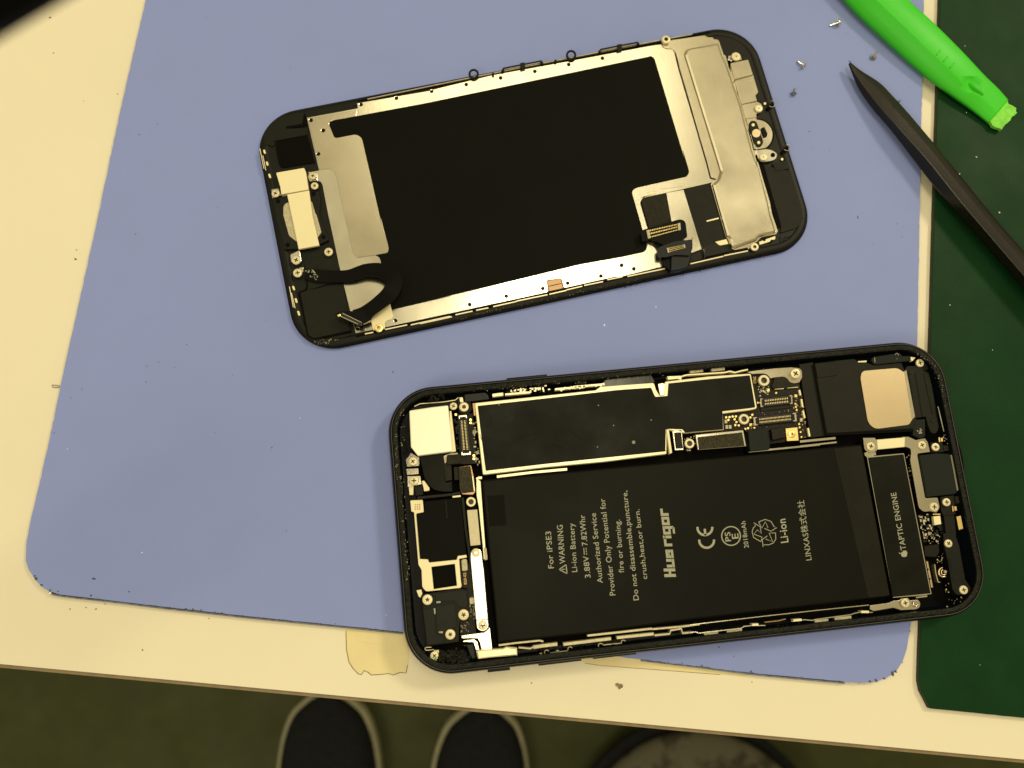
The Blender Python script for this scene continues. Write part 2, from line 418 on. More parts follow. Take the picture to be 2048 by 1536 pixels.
def connector(fr, quad, z, parent, npin, m_pin='pin', body='plastic', name='connector', metal='steel'):
    """board-to-board connector: dark shell, metal end guards, two rows of pins; quad = corners along the long side a->b, then c, d"""
    a, b, c, d = q(fr, *quad)
    sh = piece(name, [a, b, c, d], z, z-1.0, body, parent, .05)
    def at(u, v): return lerp(lerp(a, b, u), lerp(d, c, u), v)
    rim = [at(-.02, -.05), at(1.02, -.05), at(1.02, 1.05), at(-.02, 1.05)]; hole = [at(.02, .12), at(.98, .12), at(.98, .88), at(.02, .88)]
    piece('guard', rim, z+.12, z-.6, metal if False else 'darkmetal', sh, .03, holes=[hole])
    e1 = [at(-.035, -.1), at(.05, -.1), at(.05, .06), at(.01, .06), at(.01, .94), at(.05, .94), at(.05, 1.1), at(-.035, 1.1)]
    e2 = [at(1.035, -.1), at(.95, -.1), at(.95, .06), at(.99, .06), at(.99, .94), at(.95, .94), at(.95, 1.1), at(1.035, 1.1)]
    piece('end_guard', e1, z+.2, z-.6, metal, sh, .02); piece('end_guard', e2, z+.2, z-.6, metal, sh, .02)
    pol = []
    for k in range(npin):
        u = .10+.80*(k+.5)/npin; w = .80/npin*.24
        for v0, v1 in ((.16, .40), (.60, .84)): pol.append([at(u-w, v0), at(u+w, v0), at(u+w, v1), at(u-w, v1)])
    multi('pin_row', pol, z+.08, z-.1, m_pin, sh, .01)
    piece('tongue', [at(.08, .44), at(.92, .44), at(.92, .56), at(.08, .56)], z+.1, z-.1, 'foamgrey', sh, .01)
    return sh
def dots(name, fr, pts, r, z, m, parent, each=True, h=.06):
    out = []
    for (x, y) in pts:
        (px, py), = q(fr, (x, y)); out.append(piece(name, circ(px, py, r*FR[fr][2], 12), z, z-h, m, parent, .015))
    return out

# ================================================================ SETTING
ZT, ZM = 0.0, 1.5           # table top, top of the mats (mm)
E0, E1 = P(-900, 1328-.0933*900, 0), P(3200, 1328+.0933*3200, 0)
def solid(name, top, z1, z0, m, bev=0., parent=None):
    bm = bmesh.new(); a = [bm.verts.new((x, y, z1*MM)) for x, y in top]; b = [bm.verts.new((x, y, z0*MM)) for x, y in top]
    n = len(top); bm.faces.new(a); bm.faces.new(b[::-1])
    for k in range(n): bm.faces.new((a[k], b[k], b[(k+1) % n], a[(k+1) % n]))
    return bake(name, bm, m, parent, bevel=bev*MM if bev else 0)
dirE = (E1-E0).normalized(); nE = Vector((-dirE.y, dirE.x, 0))
if nE.y < 0: nE = -nE
A_ = E0-dirE*.45; B_ = E1+dirE*.45
tb = thing('table', ((A_+B_)/2+nE*.35)-Vector((0, 0, .73)), 'cream white laminate work table with thin brown front edge', 'table')
top = solid('tabletop', [tuple(A_.xy), tuple(B_.xy), tuple((B_+nE*.7).xy), tuple((A_+nE*.7).xy)], 0, -22, 'table', .25, tb)
k = nE*-.0009
solid('edge_band', [tuple((A_+k).xy), tuple((B_+k).xy), tuple((B_-nE*.00002).xy), tuple((A_-nE*.00002).xy)], -.7, -21.5, 'edge', .2, tb)
for s, t in ((.06, .06), (.94, .06), (.06, .64), (.94, .64)):
    c = A_.lerp(B_, s)+nE*t
    solid('leg', [(c.x-.02, c.y-.02), (c.x+.02, c.y-.02), (c.x+.02, c.y+.02), (c.x-.02, c.y+.02)], -22, -729.5, 'darkmetal', 1, tb)
fl = solid('floor', [(-3, -3), (3, -3), (3, 3), (-3, 3)], -730, -760, 'floor'); tag(fl, 'dark olive floor with faint mottling', kind='structure')

def jag(pts, step, amp, seed=0):
    """resample an outline in pixels with a slightly ragged cut"""
    rnd = random.Random(seed); out = []; n = len(pts)
    for i in range(n):
        a = Vector(pts[i]); b = Vector(pts[(i+1) % n]); L = (b-a).length; k = max(1, int(L/step)); d = (b-a)/max(L, 1e-6); nn = Vector((-d.y, d.x))
        for j in range(k):
            o = amp*rnd.uniform(-1, 1)*(1 if rnd.random() < .35 else .3) if 0 < j else 0
            out.append(tuple(a+(b-a)*j/k+nn*o))
    return out
mo = [(420, -560), (291, 0), (241, 218), (192, 450), (130, 728), (94, 900), (59, 1050), (52, 1090), (51, 1122), (57, 1140), (70, 1160), (83, 1174), (97, 1182), (118, 1189),
      (330, 1214), (500, 1233), (805, 1264), (1283, 1319), (1502, 1346), (1718, 1366), (1745, 1365), (1772, 1357), (1793, 1343), (1806, 1322), (1814, 1298), (1822, 1249), (1835, 686), (1841, 355), (1848, 0), (1860, -560)]
bm = bmesh.new(); prism(bm, [jag(mo, 9, .9, 3)], ZM, 0.02, .12)
wm = bake('work_mat', bm, 'mat'); tag(wm, 'blue rubber work mat with rounded corners and slightly ragged edge lying on table', 'work mat')
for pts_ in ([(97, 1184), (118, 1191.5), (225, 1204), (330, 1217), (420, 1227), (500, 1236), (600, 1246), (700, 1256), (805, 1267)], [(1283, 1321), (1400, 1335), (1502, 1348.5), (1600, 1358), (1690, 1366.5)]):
    rail('dark_edge', [tuple(v) for v in catmull(pts_, 5)], 3.2, 1.15, .02, 'matedge', wm, .1)  # narrow darker strip along the lower edge of the mat
go = [(1899, -560), (1880, 0), (1861, 690), (1840, 1290), (1838, 1362), (1842, 1382), (1860, 1417), (2048, 1436), (2700, 1502), (2700, -560)]
bm = bmesh.new(); prism(bm, [jag(go, 14, .5, 5)], ZM, 0.02, .15)
gm = bake('cutting_mat', bm, 'green'); tag(gm, 'dark green cutting mat with clipped corner on right side of table', 'cutting mat')
gm.data.materials.append(M['greenside'])
for f in gm.data.polygons:
    if abs(f.normal.z) < .3: f.material_index = 1

# masking tape caught under the mat
t1 = thing('tape_piece', P(750, 1310, 0), 'torn piece of yellowed masking tape sticking out under blue mat, left of opened phone', 'tape', 'yellowed tape under the mat')
tp = [(690, 1240), (692, 1300), (697, 1325), (706, 1338), (718, 1349), (723, 1349), (728, 1340), (737, 1345), (742, 1351), (760, 1349), (778, 1348), (786, 1351), (800, 1346), (812, 1347), (816, 1330), (817, 1250)]
bm = bmesh.new(); prism(bm, [jag(tp, 4, .8, 9)], .10, .01, .01); bake('tape_strip', bm, 'tape', t1)
bm = bmesh.new(); prism(bm, [jag([(711, 1245), (713, 1283), (760, 1289), (815, 1294), (816, 1250)], 8, .4, 2)], .2, .1, .01); bake('upper_layer', bm, 'tape', t1)
bm = bmesh.new()
for seg in ([(692, 1262), (693, 1300), (698, 1324), (706, 1337), (717, 1348)], [(717, 1348), (723, 1349), (728, 1341), (737, 1345), (742, 1350)], [(742, 1350), (760, 1349), (778, 1347)], [(778, 1347), (786, 1350), (800, 1345), (812, 1346), (815, 1330)]):
    for quad in stroke(seg, 1.6): prism(bm, [quad], .125, .1, 0)
bake('dirt_edge', bm, 'tapedirt', t1)
t2 = thing('tape_piece', P(1330, 1335, 0), 'long thin strip of yellowed tape along lower edge of blue mat, below opened phone', 'tape', 'yellowed tape under the mat')
bm = bmesh.new(); prism(bm, [jag([(1155, 1300), (1160, 1324), (1200, 1331), (1280, 1337), (1360, 1343), (1440, 1349), (1490, 1352), (1530, 1345), (1480, 1330), (1283, 1310)], 6, .5, 12)], .10, .01, .01); bake('tape_strip', bm, 'tape', t2)
bm = bmesh.new()
for quad in stroke([(1170, 1326.5), (1200, 1331), (1280, 1337), (1360, 1343), (1440, 1349)], 1.0): prism(bm, [quad], .12, .1, 0)
bake('dirt_edge', bm, 'tapedirt', t2)

# ================================================================ PHONE BODY (opened housing)
BX, BY, BA = 49.34175409947463, 12.283962131891299, 0.1044320894085212
Z = ZM
ph = thing('smartphone', Vector((BX*MM, BY*MM, ZM*MM)), 'opened black phone housing showing battery, circuit board and screws, lying face up on mats', 'phone')
RW = 11.2
hs = ringloft('housing', BX, BY, BA, 138.4, 67.3, RW,
    [(2.2, 1.5), (1.2, 1.62), (.45, 2.3), (.08, 3.6), (0, 5.0), (.06, 6.4), (.3, 7.6), (.62, 8.3), (.85, 8.45), (1.0, 8.42), (1.05, 8.15), (2.3, 8.05), (2.35, 7.9), (2.5, 2.7)],
    'frame', ph, cap=True, capbottom=True)
ringloft('polished_lip', BX, BY, BA, 138.4, 67.3, RW, [(.80, 8.40), (.84, 8.50), (.96, 8.50), (1.0, 8.40)], 'lip', ph)
ringloft('gasket', BX, BY, BA, 138.4, 67.3, RW, [(1.12, 8.0), (1.16, 8.30), (1.5, 8.36), (1.9, 8.34), (2.25, 8.26), (2.3, 8.0)], 'gunk', ph, jitter=.055, straight=220, smooth=False)
# black sheet under the parts: shade of the deep gaps put into its colour
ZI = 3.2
piece('gap_shade', q('F', (815, 800), (1830, 715), (1925, 900), (1950, 1200), (860, 1320)), ZI, 2.8, 'pit', ph, 0, r=30)

# side buttons
def side_button(p0, p1, out, z1, z0):
    a = P(p0[0], p0[1], 5.2); b = P(p1[0], p1[1], 5.2); n = Vector((-(b-a).y, (b-a).x, 0)).normalized()
    if (n.dot(a-Vector((BX*MM, BY*MM, 0)))) < 0: n = -n
    bm = bmesh.new(); T = [a+n*out*MM-(b-a)*0, b+n*out*MM, b-n*1.2*MM, a-n*1.2*MM]
    A = [bm.verts.new((v.x, v.y, z1*MM)) for v in T]; Bv = [bm.verts.new((v.x, v.y, z0*MM)) for v in T]
    bm.faces.new(A); bm.faces.new(Bv[::-1])
    for k in range(4): bm.faces.new((A[k], Bv[k], Bv[(k+1) % 4], A[(k+1) % 4]))
    return bake('side_button', bm, 'frame', ph, bevel=.00018)
side_button(q('B4', (375, 205))[0], q('B4', (785, 165))[0], .25, 6.3, 3.8)
side_button(q('T3', (235, 682))[0], q('T3', (425, 662))[0], .45, 6.0, 4.0)
side_button(q('T3', (668, 625))[0], q('T3', (1030, 582))[0], .45, 6.2, 3.8)
side_button(q('T3', (1130, 568))[0], q('T3', (1495, 526))[0], .45, 6.2, 3.8)

# battery
ZB = 7.0
bt = piece('battery', [(963, 960), (1200, 937), (1640, 896), (1724, 888), (1782, 1193), (1380, 1240), (1173, 1268), (996, 1286)], ZB, 3.4, 'battery', ph, .45, r=6)
piece('wrap_fold', [(1668, 897), (1722, 892), (1779, 1190), (1737, 1195)], ZB+.05, ZB-.1, 'fold', bt, .03, r=3)
piece('pull_tab', [(974, 992), (1008, 989), (1013, 1050), (979, 1053)], ZB+.05, ZB-.05, 'film', bt, .02, r=2)
zt = ZB+.035
def bw(s, a, b, cap, fr='T1', off=.006, m='print'): return words('printed_text', s, fr, a, b, cap, zt, m, bt, off)
bw('For iPSE3', (272, 1003), (237, 583), 62)
bw('WARNING', (402, 950), (370, 510), 64)
tri = q('T1', (333, 1018), (422, 1066), (410, 962))
flat('warning_mark', sum([stroke([tri[i], tri[(i+1) % 3]], 1.9) for i in range(3)], []) + stroke(q('T1', (362, 1017), (392, 1016)), 1.8) + stroke(q('T1', (398, 1015), (404, 1015)), 1.8), zt, 'print', bt)
bw('Li-ion Battery', (538, 1045), (500, 490), 60)
bw('3.88V', (690, 1110), (665, 862), 62)
flat('direct_current_mark', stroke(q('T1', (618, 852), (612, 772)), 1.6)+stroke(q('T1', (645, 850), (643, 832)), 1.6)+stroke(q('T1', (642, 822), (640, 802)), 1.6)+stroke(q('T1', (640, 792), (638, 772)), 1.6), zt, 'print', bt)
bw('7.82Whr', (655, 745), (622, 395), 62)
bw('Authorized Service', (828, 1170), (748, 375), 60)
bw('Provider Only Potential for', (972, 1310), (852, 210), 62)
bw('fire or burning.', (1070, 1052), (1022, 450), 58)
bw('Do not disassemble,puncture,', (1238, 1365), (1103, 120), 60)
bw('crush,heat,or burn.', (1335, 1125), (1243, 330), 56)
bw('2018mAh', (1012, 692), (975, 420), 46, 'T2')
bw('Li-ion', (1418, 637), (1385, 395), 76, 'T2', .015)
bw('LINXAS株式会社', (1655, 818), (1572, 205), 56, 'T2', .0)
# block lettered name: glyphs drawn on a 5-high grid, stroke rectangles (x0, y0, x1, y1)
G = {'H': (4.3, [(0, 0, 1.35, 6), (1.35, 2.3, 2.5, 3.5), (2.5, 0, 3.85, 6)]),
     'u': (4.2, [(0, 1.1, 1.25, 4.1), (0, 0, 3.8, 1.25), (2.55, 1.1, 3.8, 4.1)]),
     'a': (4.2, [(0, 0, 3.8, 1.2), (0, 1.1, 1.25, 2.6), (0, 2.5, 3.8, 3.9), (2.55, 1.1, 3.8, 2.6), (1.25, 1.9, 2.7, 2.6)]),
     'r': (3.6, [(0, 0, 1.25, 4.1), (1.25, 2.8, 3.3, 4.1)]),
     'i': (1.7, [(0, 0, 1.25, 3.1), (0, 3.5, 1.25, 4.3)]),
     'g': (4.2, [(0, 0, 1.25, 3.9), (1.25, 2.8, 3.8, 3.9), (1.25, 0, 2.6, 1.1), (2.55, -1.6, 3.8, 2.9), (.4, -2.2, 3.2, -1.1)]),
     'o': (4.2, [(0, 0, 1.25, 4.0), (2.55, 0, 3.8, 4.0), (1.25, 0, 2.6, 1.25), (1.25, 2.75, 2.6, 4.0)]), ' ': (1.1, [])}
word = 'Hua rigor'; tot = sum(G[c][0] for c in word)
(ax, ay), (bx, by) = q('T2', (267, 992), (183, 285)); d = Vector((bx-ax, by-ay)); L_ = d.length; d.normalize(); u = Vector((d.y, -d.x)); cap = 118*FR['T2'][2]/6; x = 0; loops = []
for c in word:
    for (x0, y0, x1, y1) in G[c][1]:
        loops.append([tuple(Vector((ax, ay))+d*((x+X)/tot*L_+.1*Y*cap)+u*Y*cap) for X, Y in ((x0, y0), (x1, y0), (x1, y1), (x0, y1))])
    x += G[c][0]
flat('printed_name', loops, zt, 'print', bt)
def arcpts(cx, cy, r, a0, a1, n=14): return [(cx+r*math.cos(math.radians(a0+(a1-a0)*k/n)), cy+r*math.sin(math.radians(a0+(a1-a0)*k/n))) for k in range(n+1)]
flat('conformity_mark', stroke(q('T2', *arcpts(580, 618, 76, -6, 186)), 4.6)+stroke(q('T2', *arcpts(562, 488, 76, -6, 186)), 4.6)+stroke(q('T2', (568, 568), (560, 500)), 4.6), zt, 'print', bt)
flat('safety_mark', stroke(q('T2', *arcpts(830, 573, 96, 0, 360, 36)), 2.2), zt, 'print', bt)
bw('PS', (830, 625), (820, 530), 56, 'T2', .01); bw('E', (907, 598), (902, 545), 66, 'T2', .01)
r1 = q('T2', (1137, 632), (1060, 588), (1046, 530), (1058, 490), (1080, 470), (1060, 437), (1128, 478), (1140, 548), (1098, 510), (1065, 555), (1147, 585), (1137, 632))
r2 = q('T2', (1112, 430), (1180, 403), (1240, 425), (1270, 478), (1300, 487), (1238, 525), (1172, 495), (1208, 485), (1182, 428), (1145, 492), (1112, 430))
r3 = q('T2', (1285, 540), (1288, 605), (1262, 645), (1215, 664), (1172, 662), (1158, 685), (1150, 610), (1202, 570), (1186, 606), (1256, 632), (1220, 545), (1285, 540))
flat('recycling_mark', stroke(r1, 1.5)+stroke(r2, 1.5)+stroke(r3, 1.5), zt, 'print', bt)

# battery side strips
rail('trim_strip', q('B4', (275, 1195), (640, 1150), (995, 1118)), 5, 6.6, 4.5, 'shield', ph)
rail('trim_strip', q('B6', (0, 1300), (455, 1255)), 4.5, 6.8, 4.5, 'steel', ph)
rail('trim_strip', q('B6', (0, 1360), (470, 1308)), 3.2, 6.4, 4.5, 'steel', ph)
rail('trim_strip', q('B5', (1190, 1225), (1650, 1180), (2048, 1140)), 3.5, 6.5, 4.5, 'steeldull', ph)

# long shield with black sticker over the circuit board
ZS = 7.3
sho = q('B4', (48, 440, 12), (600, 382), (1285, 308), (1335, 272), (1600, 252), (1885, 232, 20), (1905, 300), (1945, 368)) + \
      q('B5', (100, 555), (150, 545), (180, 380, 18), (700, 318), (1215, 282, 22), (1292, 705, 24), (1200, 725), (876, 765), (890, 960), (420, 1000), (205, 960), (200, 1215)) + \
      q('B4', (2012, 962), (1375, 1042), (760, 1100), (132, 1176, 20))
sh = piece('board_shield', sho, ZS, 5.2, 'shield', ph, .18)
stk = q('B4', (78, 470, 10), (600, 412), (1300, 332), (1500, 308), (1855, 283, 15), (1890, 365)) + \
      q('B5', (70, 565), (212, 552), (222, 402, 10), (700, 352), (1203, 304, 14), (1268, 690, 14), (1180, 703), (872, 738), (882, 955), (425, 995), (390, 955), (225, 950), (190, 960), (185, 1205)) + \
      q('B4', (2005, 935), (1380, 1000), (760, 1066), (160, 1135, 12))
st = piece('black_sticker', stk, ZS+.10, ZS-.05, 'sticker', sh, .03)
piece('copper_edge', q('B1', (1195, 455), (1225, 452), (1240, 620), (1215, 625)), 6.9, 5.3, 'copper', ph, .03)
piece('contact_spring', q('B4', (1925, 245), (1965, 235), (2005, 240), (1990, 360), (1945, 365)), 7.5, 5.5, 'steel', ph, .1)
dots('white_speck', 'B4', [(1676, 842)], 18, ZS+.12, 'printdim', st, h=.02)
dots('white_speck', 'B4', [(1315, 465), (1470, 670), (1305, 890), (1855, 615), (295, 458)], 6, ZS+.12, 'print', st, h=.02)
def scratch(pts, w=.7): 
    return flat('scratch', stroke(pts, w), ZS+.115, 'pit', st)
scratch(q('B4', (1035, 735), (1090, 775), (1150, 812))); scratch(q('B4', (850, 870), (930, 895), (985, 918))); scratch(q('B4', (205, 560), (228, 610), (200, 665), (160, 690)))
scratch(q('B4', (370, 870), (470, 830), (560, 780), (700, 740)), .5); scratch(q('B4', (100, 760), (150, 900), (180, 1020)), .8)

# exposed board to the right of the shield
ZP = 6.0
pc = piece('circuit_board', q('B5', (1222, 285), (1240, 272), (1700, 400), (1800, 400), (1905, 1050), (1640, 1105), (1160, 1170), (1150, 960), (880, 975), (872, 740), (1290, 715)), ZP, 4.4, 'pcb', ph, .03)
def B5(name, pts, z1, z0, m, **k): return piece(name, q('B5', *pts), z1, z0, m, k.pop('parent', ph), **k)
br = B5('ground_bracket', [(1165, 262), (1300, 240), (1500, 218), (1700, 205), (1800, 215, 20), (1832, 250, 20), (1835, 330), (1800, 392), (1740, 405, 30), (1690, 392, 20), (1645, 335, 20), (1600, 322, 15), (1500, 332, 20), (1450, 345, 10), (1420, 300, 20), (1370, 285, 10), (1230, 290)], 7.0, 6.6, 'steeldull', bev=.12)
B5('grey_block', [(1500, 335, 20), (1600, 325, 15), (1650, 345), (1700, 400), (1800, 410), (1800, 440), (1500, 470), (1470, 440)], 6.8, 5.8, 'foamgrey')
screw('B5', 1755, 283, 66, 7.9, ph, h=.9)
standoff('B5', 1375, 365, 70, 7.3, ph); standoff('B5', 1135, 832, 65, 7.1, ph); standoff('B5', 478, 1125, 60, 7.2, ph)
connector('B5', [(1340, 592), (1700, 552), (1706, 640), (1346, 678)], 6.9, ph, 14)
connector('B5', [(1262, 818), (1742, 765), (1752, 850), (1272, 900)], 6.9, ph, 24)
piece('connector_bed', q('B5', (1320, 575), (1715, 530), (1730, 690), (1335, 740)), 6.3, 5.8, 'plastic', ph)
B5('gold_plate', [(1632, 945), (1776, 930), (1792, 1090), (1650, 1097)], 6.7, 6.1, 'gold', bev=.05)
screw('B5', 1712, 1012, 46, 7.1, ph, 'star', 'gold', h=.5)
B5('foam_block', [(268, 975, 10), (385, 960, 14), (405, 1205), (300, 1210, 10)], 7.3, 6, 'steel', bev=.1)
B5('foam_pad', [(290, 995, 10), (375, 990, 10), (398, 1185), (312, 1190, 8)], 7.45, 7, 'foamgrey')
B5('white_bar', [(198, 960, 8), (228, 955, 8), (268, 1238), (238, 1252)], 7.8, 6, 'cream', bev=.12)
fb = B5('connector_cover', [(545, 1020, 10), (1125, 962, 12), (1160, 1160, 8), (575, 1205, 8)], 7.25, 5.5, 'steel', bev=.15)
B5('foam_pad', [(572, 1050, 8), (1110, 990, 8), (1140, 1155), (590, 1198)], 7.45, 7.1, 'foam', parent=fb, label='long speckled foam pad')
B5('tape_block', [(1178, 975, 10), (1410, 925, 14), (1450, 1150, 20), (1440, 1200), (1205, 1225, 15)], 7.6, 5, 'glossy', bev=.25)
B5('tape_block', [(1455, 950, 10), (1618, 925, 10), (1645, 1055, 12), (1475, 1090, 12)], 7.3, 5, 'pcb', bev=.2)
dots('solder_pad', 'B5', [(918, 812), (958, 808), (996, 802), (1035, 800), (945, 842), (1020, 835), (1042, 868), (1028, 905), (1070, 908), (1233, 780), (1210, 812), (1182, 942)], 14, ZP+.05, 'gold', pc)
dots('solder_pad', 'B5', [(1520, 517), (1752, 648), (1758, 685), (1768, 722), (1797, 893), (1803, 932), (1815, 988), (1825, 1048), (1300, 635), (1258, 937), (1150, 950)], 12, ZP+.05, 'gold', pc)
for c in ((1425, 482), (1758, 552), (1215, 900)): B5('square_pad', [(c[0]-17, c[1]-15), (c[0]+15, c[1]-18), (c[0]+17, c[1]+15), (c[0]-15, c[1]+18)], ZP+.06, ZP-.1, 'gold', parent=pc, bev=.01)
for c in ((915, 860), (925, 925), (965, 925), (1822, 840)):
    B5('chip_part', [(c[0]-16, c[1]-20), (c[0]+16, c[1]-22), (c[0]+18, c[1]+22), (c[0]-14, c[1]+24)], ZP+.4, ZP-.1, 'rough', parent=pc, bev=.05)
for a, b in (((1505, 465), (1612, 458)), ((1655, 450), (1785, 440)), ((1800, 480), (1815, 545)), ((1825, 590), (1840, 685)), ((1845, 730), (1865, 820)), ((1905, 940), (1925, 1040))):
    rail('shield_wall', q('B5', a, b), 3.2, 6.7, 5.5, 'cream', ph)
scatter('tiny_components', q('B5', (1300, 440), (1440, 440), (1440, 540), (1310, 560)), 26, .12, .28, ZP+.1, 'rough', pc, True, ang=BA)
scatter('tiny_components', q('B5', (1300, 690), (1700, 650), (1710, 760), (1300, 790)), 16, .1, .2, ZP+.1, 'printdim', pc, True, ang=BA)
scatter('tiny_components', q('B5', (1700, 560), (1850, 560), (1880, 1050), (1800, 1060)), 30, .1, .22, ZP+.1, 'goldprint', pc, True, ang=BA)
scatter('tiny_components', q('B5', (410, 1020), (520, 1000), (560, 1200), (430, 1220)), 22, .1, .25, 6.0, 'rough', ph, True, ang=BA)
scatter('tiny_components', q('B5', (1180, 900), (1400, 890), (1420, 940), (1200, 980)), 12, .1, .22, ZP+.1, 'printdim', pc, True, ang=BA)
words('board_text', '3923', 'B5', (1243, 322), (1250, 402), 32, ZP+.05, 'goldprint', pc, .02)
words('board_text', '820-02', 'B3', (932, 202), (920, 35), 36, 5.75, 'goldprint', ph, .02)

# top side hardware between wall and shield
piece('side_flex', q('B4', (1350, 250), (1395, 195), (1855, 150), (1895, 225), (1880, 232), (1340, 282)), 6.6, 5.0, 'glossy', ph, .1)
for a, b, w in (((230, 362), (340, 348), 6), ((870, 300), (1180, 270), 4), ((1060, 275), (1350, 250), 4), ((360, 352), (620, 330), 4)):
    rail('antenna_strip', q('B4', a, b), w, 6.9, 5.2, 'shield', ph)
scatter('clip_cluster', q('B4', (350, 345), (400, 290), (800, 255), (835, 300), (800, 330)), 60, .3, .8, 6.6, 'plastic', ph, False, .7)
scatter('clip_cluster', q('B4', (380, 340), (430, 300), (790, 262), (820, 300), (700, 325)), 34, .12, .4, 7.0, 'shield', ph, True, .5, ang=BA)
scatter('clip_cluster', q('B4', (850, 300), (880, 285), (1370, 240), (1370, 262), (860, 320)), 26, .12, .35, 6.9, 'shield', ph, True, .5, ang=BA)
for a, b in (((1090, 235), (1195, 225)),): rail('grey_block', q('B4', a, b), 6, 7.1, 5, 'foamgrey', ph)
for a, b in (((480, 262), (640, 245)), ((740, 240), (900, 222))): rail('spring_pad', q('B5', a, b), 6, 7.2, 5.2, 'rough', ph)
rail('spring_strip', q('B5', (210, 325), (380, 318), (440, 300), (900, 270), (960, 255), (1030, 270), (1100, 250), (1180, 235)), 2.6, 7.4, 5.6, 'shield', ph)
rail('spring_strip', q('B5', (215, 342), (330, 330), (380, 345)), 5, 7.3, 5.6, 'shield', ph)

# camera and the upper left corner
cm = piece('camera_module', q('B1', (330, 552, 24), (645, 505), (862, 480, 20), (922, 1112, 20), (450, 1172, 12), (352, 1050)), 7.9, 4.5, 'camfoil', ph, .25)
piece('camera_skirt', q('B1', (880, 560), (905, 560), (968, 1110), (900, 1125, 10)), 7.3, 5, 'cream', ph)
piece('corner_plate', q('B1', (400, 500), (960, 412), (1000, 360), (1060, 352), (1075, 560), (870, 480), (340, 545)), 5.8, 4.6, 'plasticgrey', ph)
rail('corner_wire', q('B1', (400, 495), (480, 460), (800, 435), (960, 410), (1000, 375)), 1.4, 6.4, 5.8, 'shield', ph)
piece('bright_tab', q('B1', (1015, 375), (1060, 372), (1072, 440), (1025, 440)), 6.8, 5.5, 'shield', ph)
piece('screw_post', q('B1', (985, 410, 10), (1165, 405, 20), (1190, 540, 20), (1120, 620), (1010, 580)), 6.6, 5, 'plasticgrey', ph)
screw('B1', 935, 492, 54, 7.5, ph); screw('B1', 1078, 502, 68, 7.6, ph, 'hole')
piece('grey_pocket', q('B1', (1080, 330, 20), (1385, 300, 40), (1425, 400, 10), (1200, 430), (1090, 440)), 6.9, 5.5, 'flexblue', ph, .15)
piece('board_tongue', q('B1', (985, 600), (1200, 590), (1260, 1280), (1030, 1290)), 5.9, 4.5, 'pcb', ph)
connector('B1', [(1015, 640), (1055, 1145), (1160, 1138), (1108, 632)], 6.9, ph, 20)
dots('solder_pad', 'B1', [(1168, 680), (1168, 722), (1213, 1170), (1213, 1212), (968, 608)], 18, 6.0, 'gold', ph)
scatter('tiny_components', q('B1', (1190, 640), (1240, 640), (1300, 1330), (1240, 1330)), 26, .15, .4, 5.9, 'rough', ph, True)
scatter('tiny_components', q('B1', (940, 640), (1000, 640), (1040, 1100), (985, 1110)), 22, .15, .5, 5.9, 'plastic', ph, True)
scatter('corner_clutter', q('B1', (180, 600), (290, 560), (340, 700), (330, 1100), (300, 1180), (200, 1100)), 26, .15, .5, 5.2, 'plastic', ph)
scatter('corner_glints', q('B1', (180, 640), (260, 600), (290, 1050), (220, 1050)), 9, .1, .35, 5.9, 'rough', ph)
piece('screw_plate', q('B1', (282, 1228), (330, 1170), (352, 1130), (470, 1200), (465, 1310), (300, 1320)), 6.3, 5, 'steel', ph)
screw('B1', 380, 1247, 60, 7.1, ph)
piece('screw_plate', q('B1', (290, 1350), (455, 1342), (460, 1420), (300, 1435)), 6.4, 5, 'steel', ph)
piece('screw_plate', q('B1', (305, 1450), (480, 1445), (500, 1560), (310, 1600)), 6.2, 5, 'steel', ph)
screw('B2', 350, 82, 68, 7.1, ph)
piece('white_tab', q('B2', (270, 120), (345, 160), (340, 290), (285, 292)), 6.0, 5, 'cream', ph)
piece('white_tab', q('B2', (465, 90), (500, 80), (580, 190), (572, 228), (500, 238), (488, 180)), 6.2, 5, 'cream', ph)
piece('rubber_plug', q('B2', (355, 170, 12), (470, 150, 12), (485, 290, 12), (380, 305, 14)), 6.4, 4.8, 'plasticgrey', ph)
piece('round_vibration_cover', q('B1', (470, 1180), (800, 1150), (830, 1536)) + q('B2', (905, 90), (915, 245), (760, 245, 60), (640, 215, 40), (560, 130, 40), (500, 30)), 6.8, 4.8, 'sticker', ph, .1)
piece('clear_tape', q('B1', (795, 1180), (835, 1150), (905, 1310), (915, 1500), (830, 1515)), 6.95, 6.5, 'foamgrey', ph, .03)
piece('clear_tape', q('B1', (940, 1325), (1000, 1325), (1010, 1500), (950, 1500)), 6.7, 6.2, 'foamgrey', ph, .03)
piece('pale_tape', q('B1', (800, 1170, 20), (900, 1140), (990, 1130, 10), (1000, 1150), (850, 1160), (835, 1270), (815, 1270)), 7.0, 6.0, 'beige', ph, .03)
piece('foam_pad', q('B1', (838, 1172, 22), (1025, 1142, 16), (1042, 1275, 16), (850, 1290, 16)), 7.8, 6, 'foamgrey', ph, .15, label='small plain grey foam pad beside camera')
pw = piece('flex_cover', q('B1', (1005, 1325, 10), (1175, 1298, 14)) + q('B2', (1225, 20), (1250, 250, 14), (1215, 290, 10), (1060, 285, 14), (1025, 200)), 7.1, 5.5, 'copper', ph, .1)
piece('foam_pad', q('B1', (1005, 1330, 10), (1165, 1308, 10)) + q('B2', (1200, 20), (1232, 245, 14), (1060, 268, 14), (1030, 200)), 7.4, 6.9, 'foam', pw, .12)
rail('bright_edge', q('B2', (1208, 20), (1235, 235)), 2.0, 7.5, 6.5, 'shield', ph)

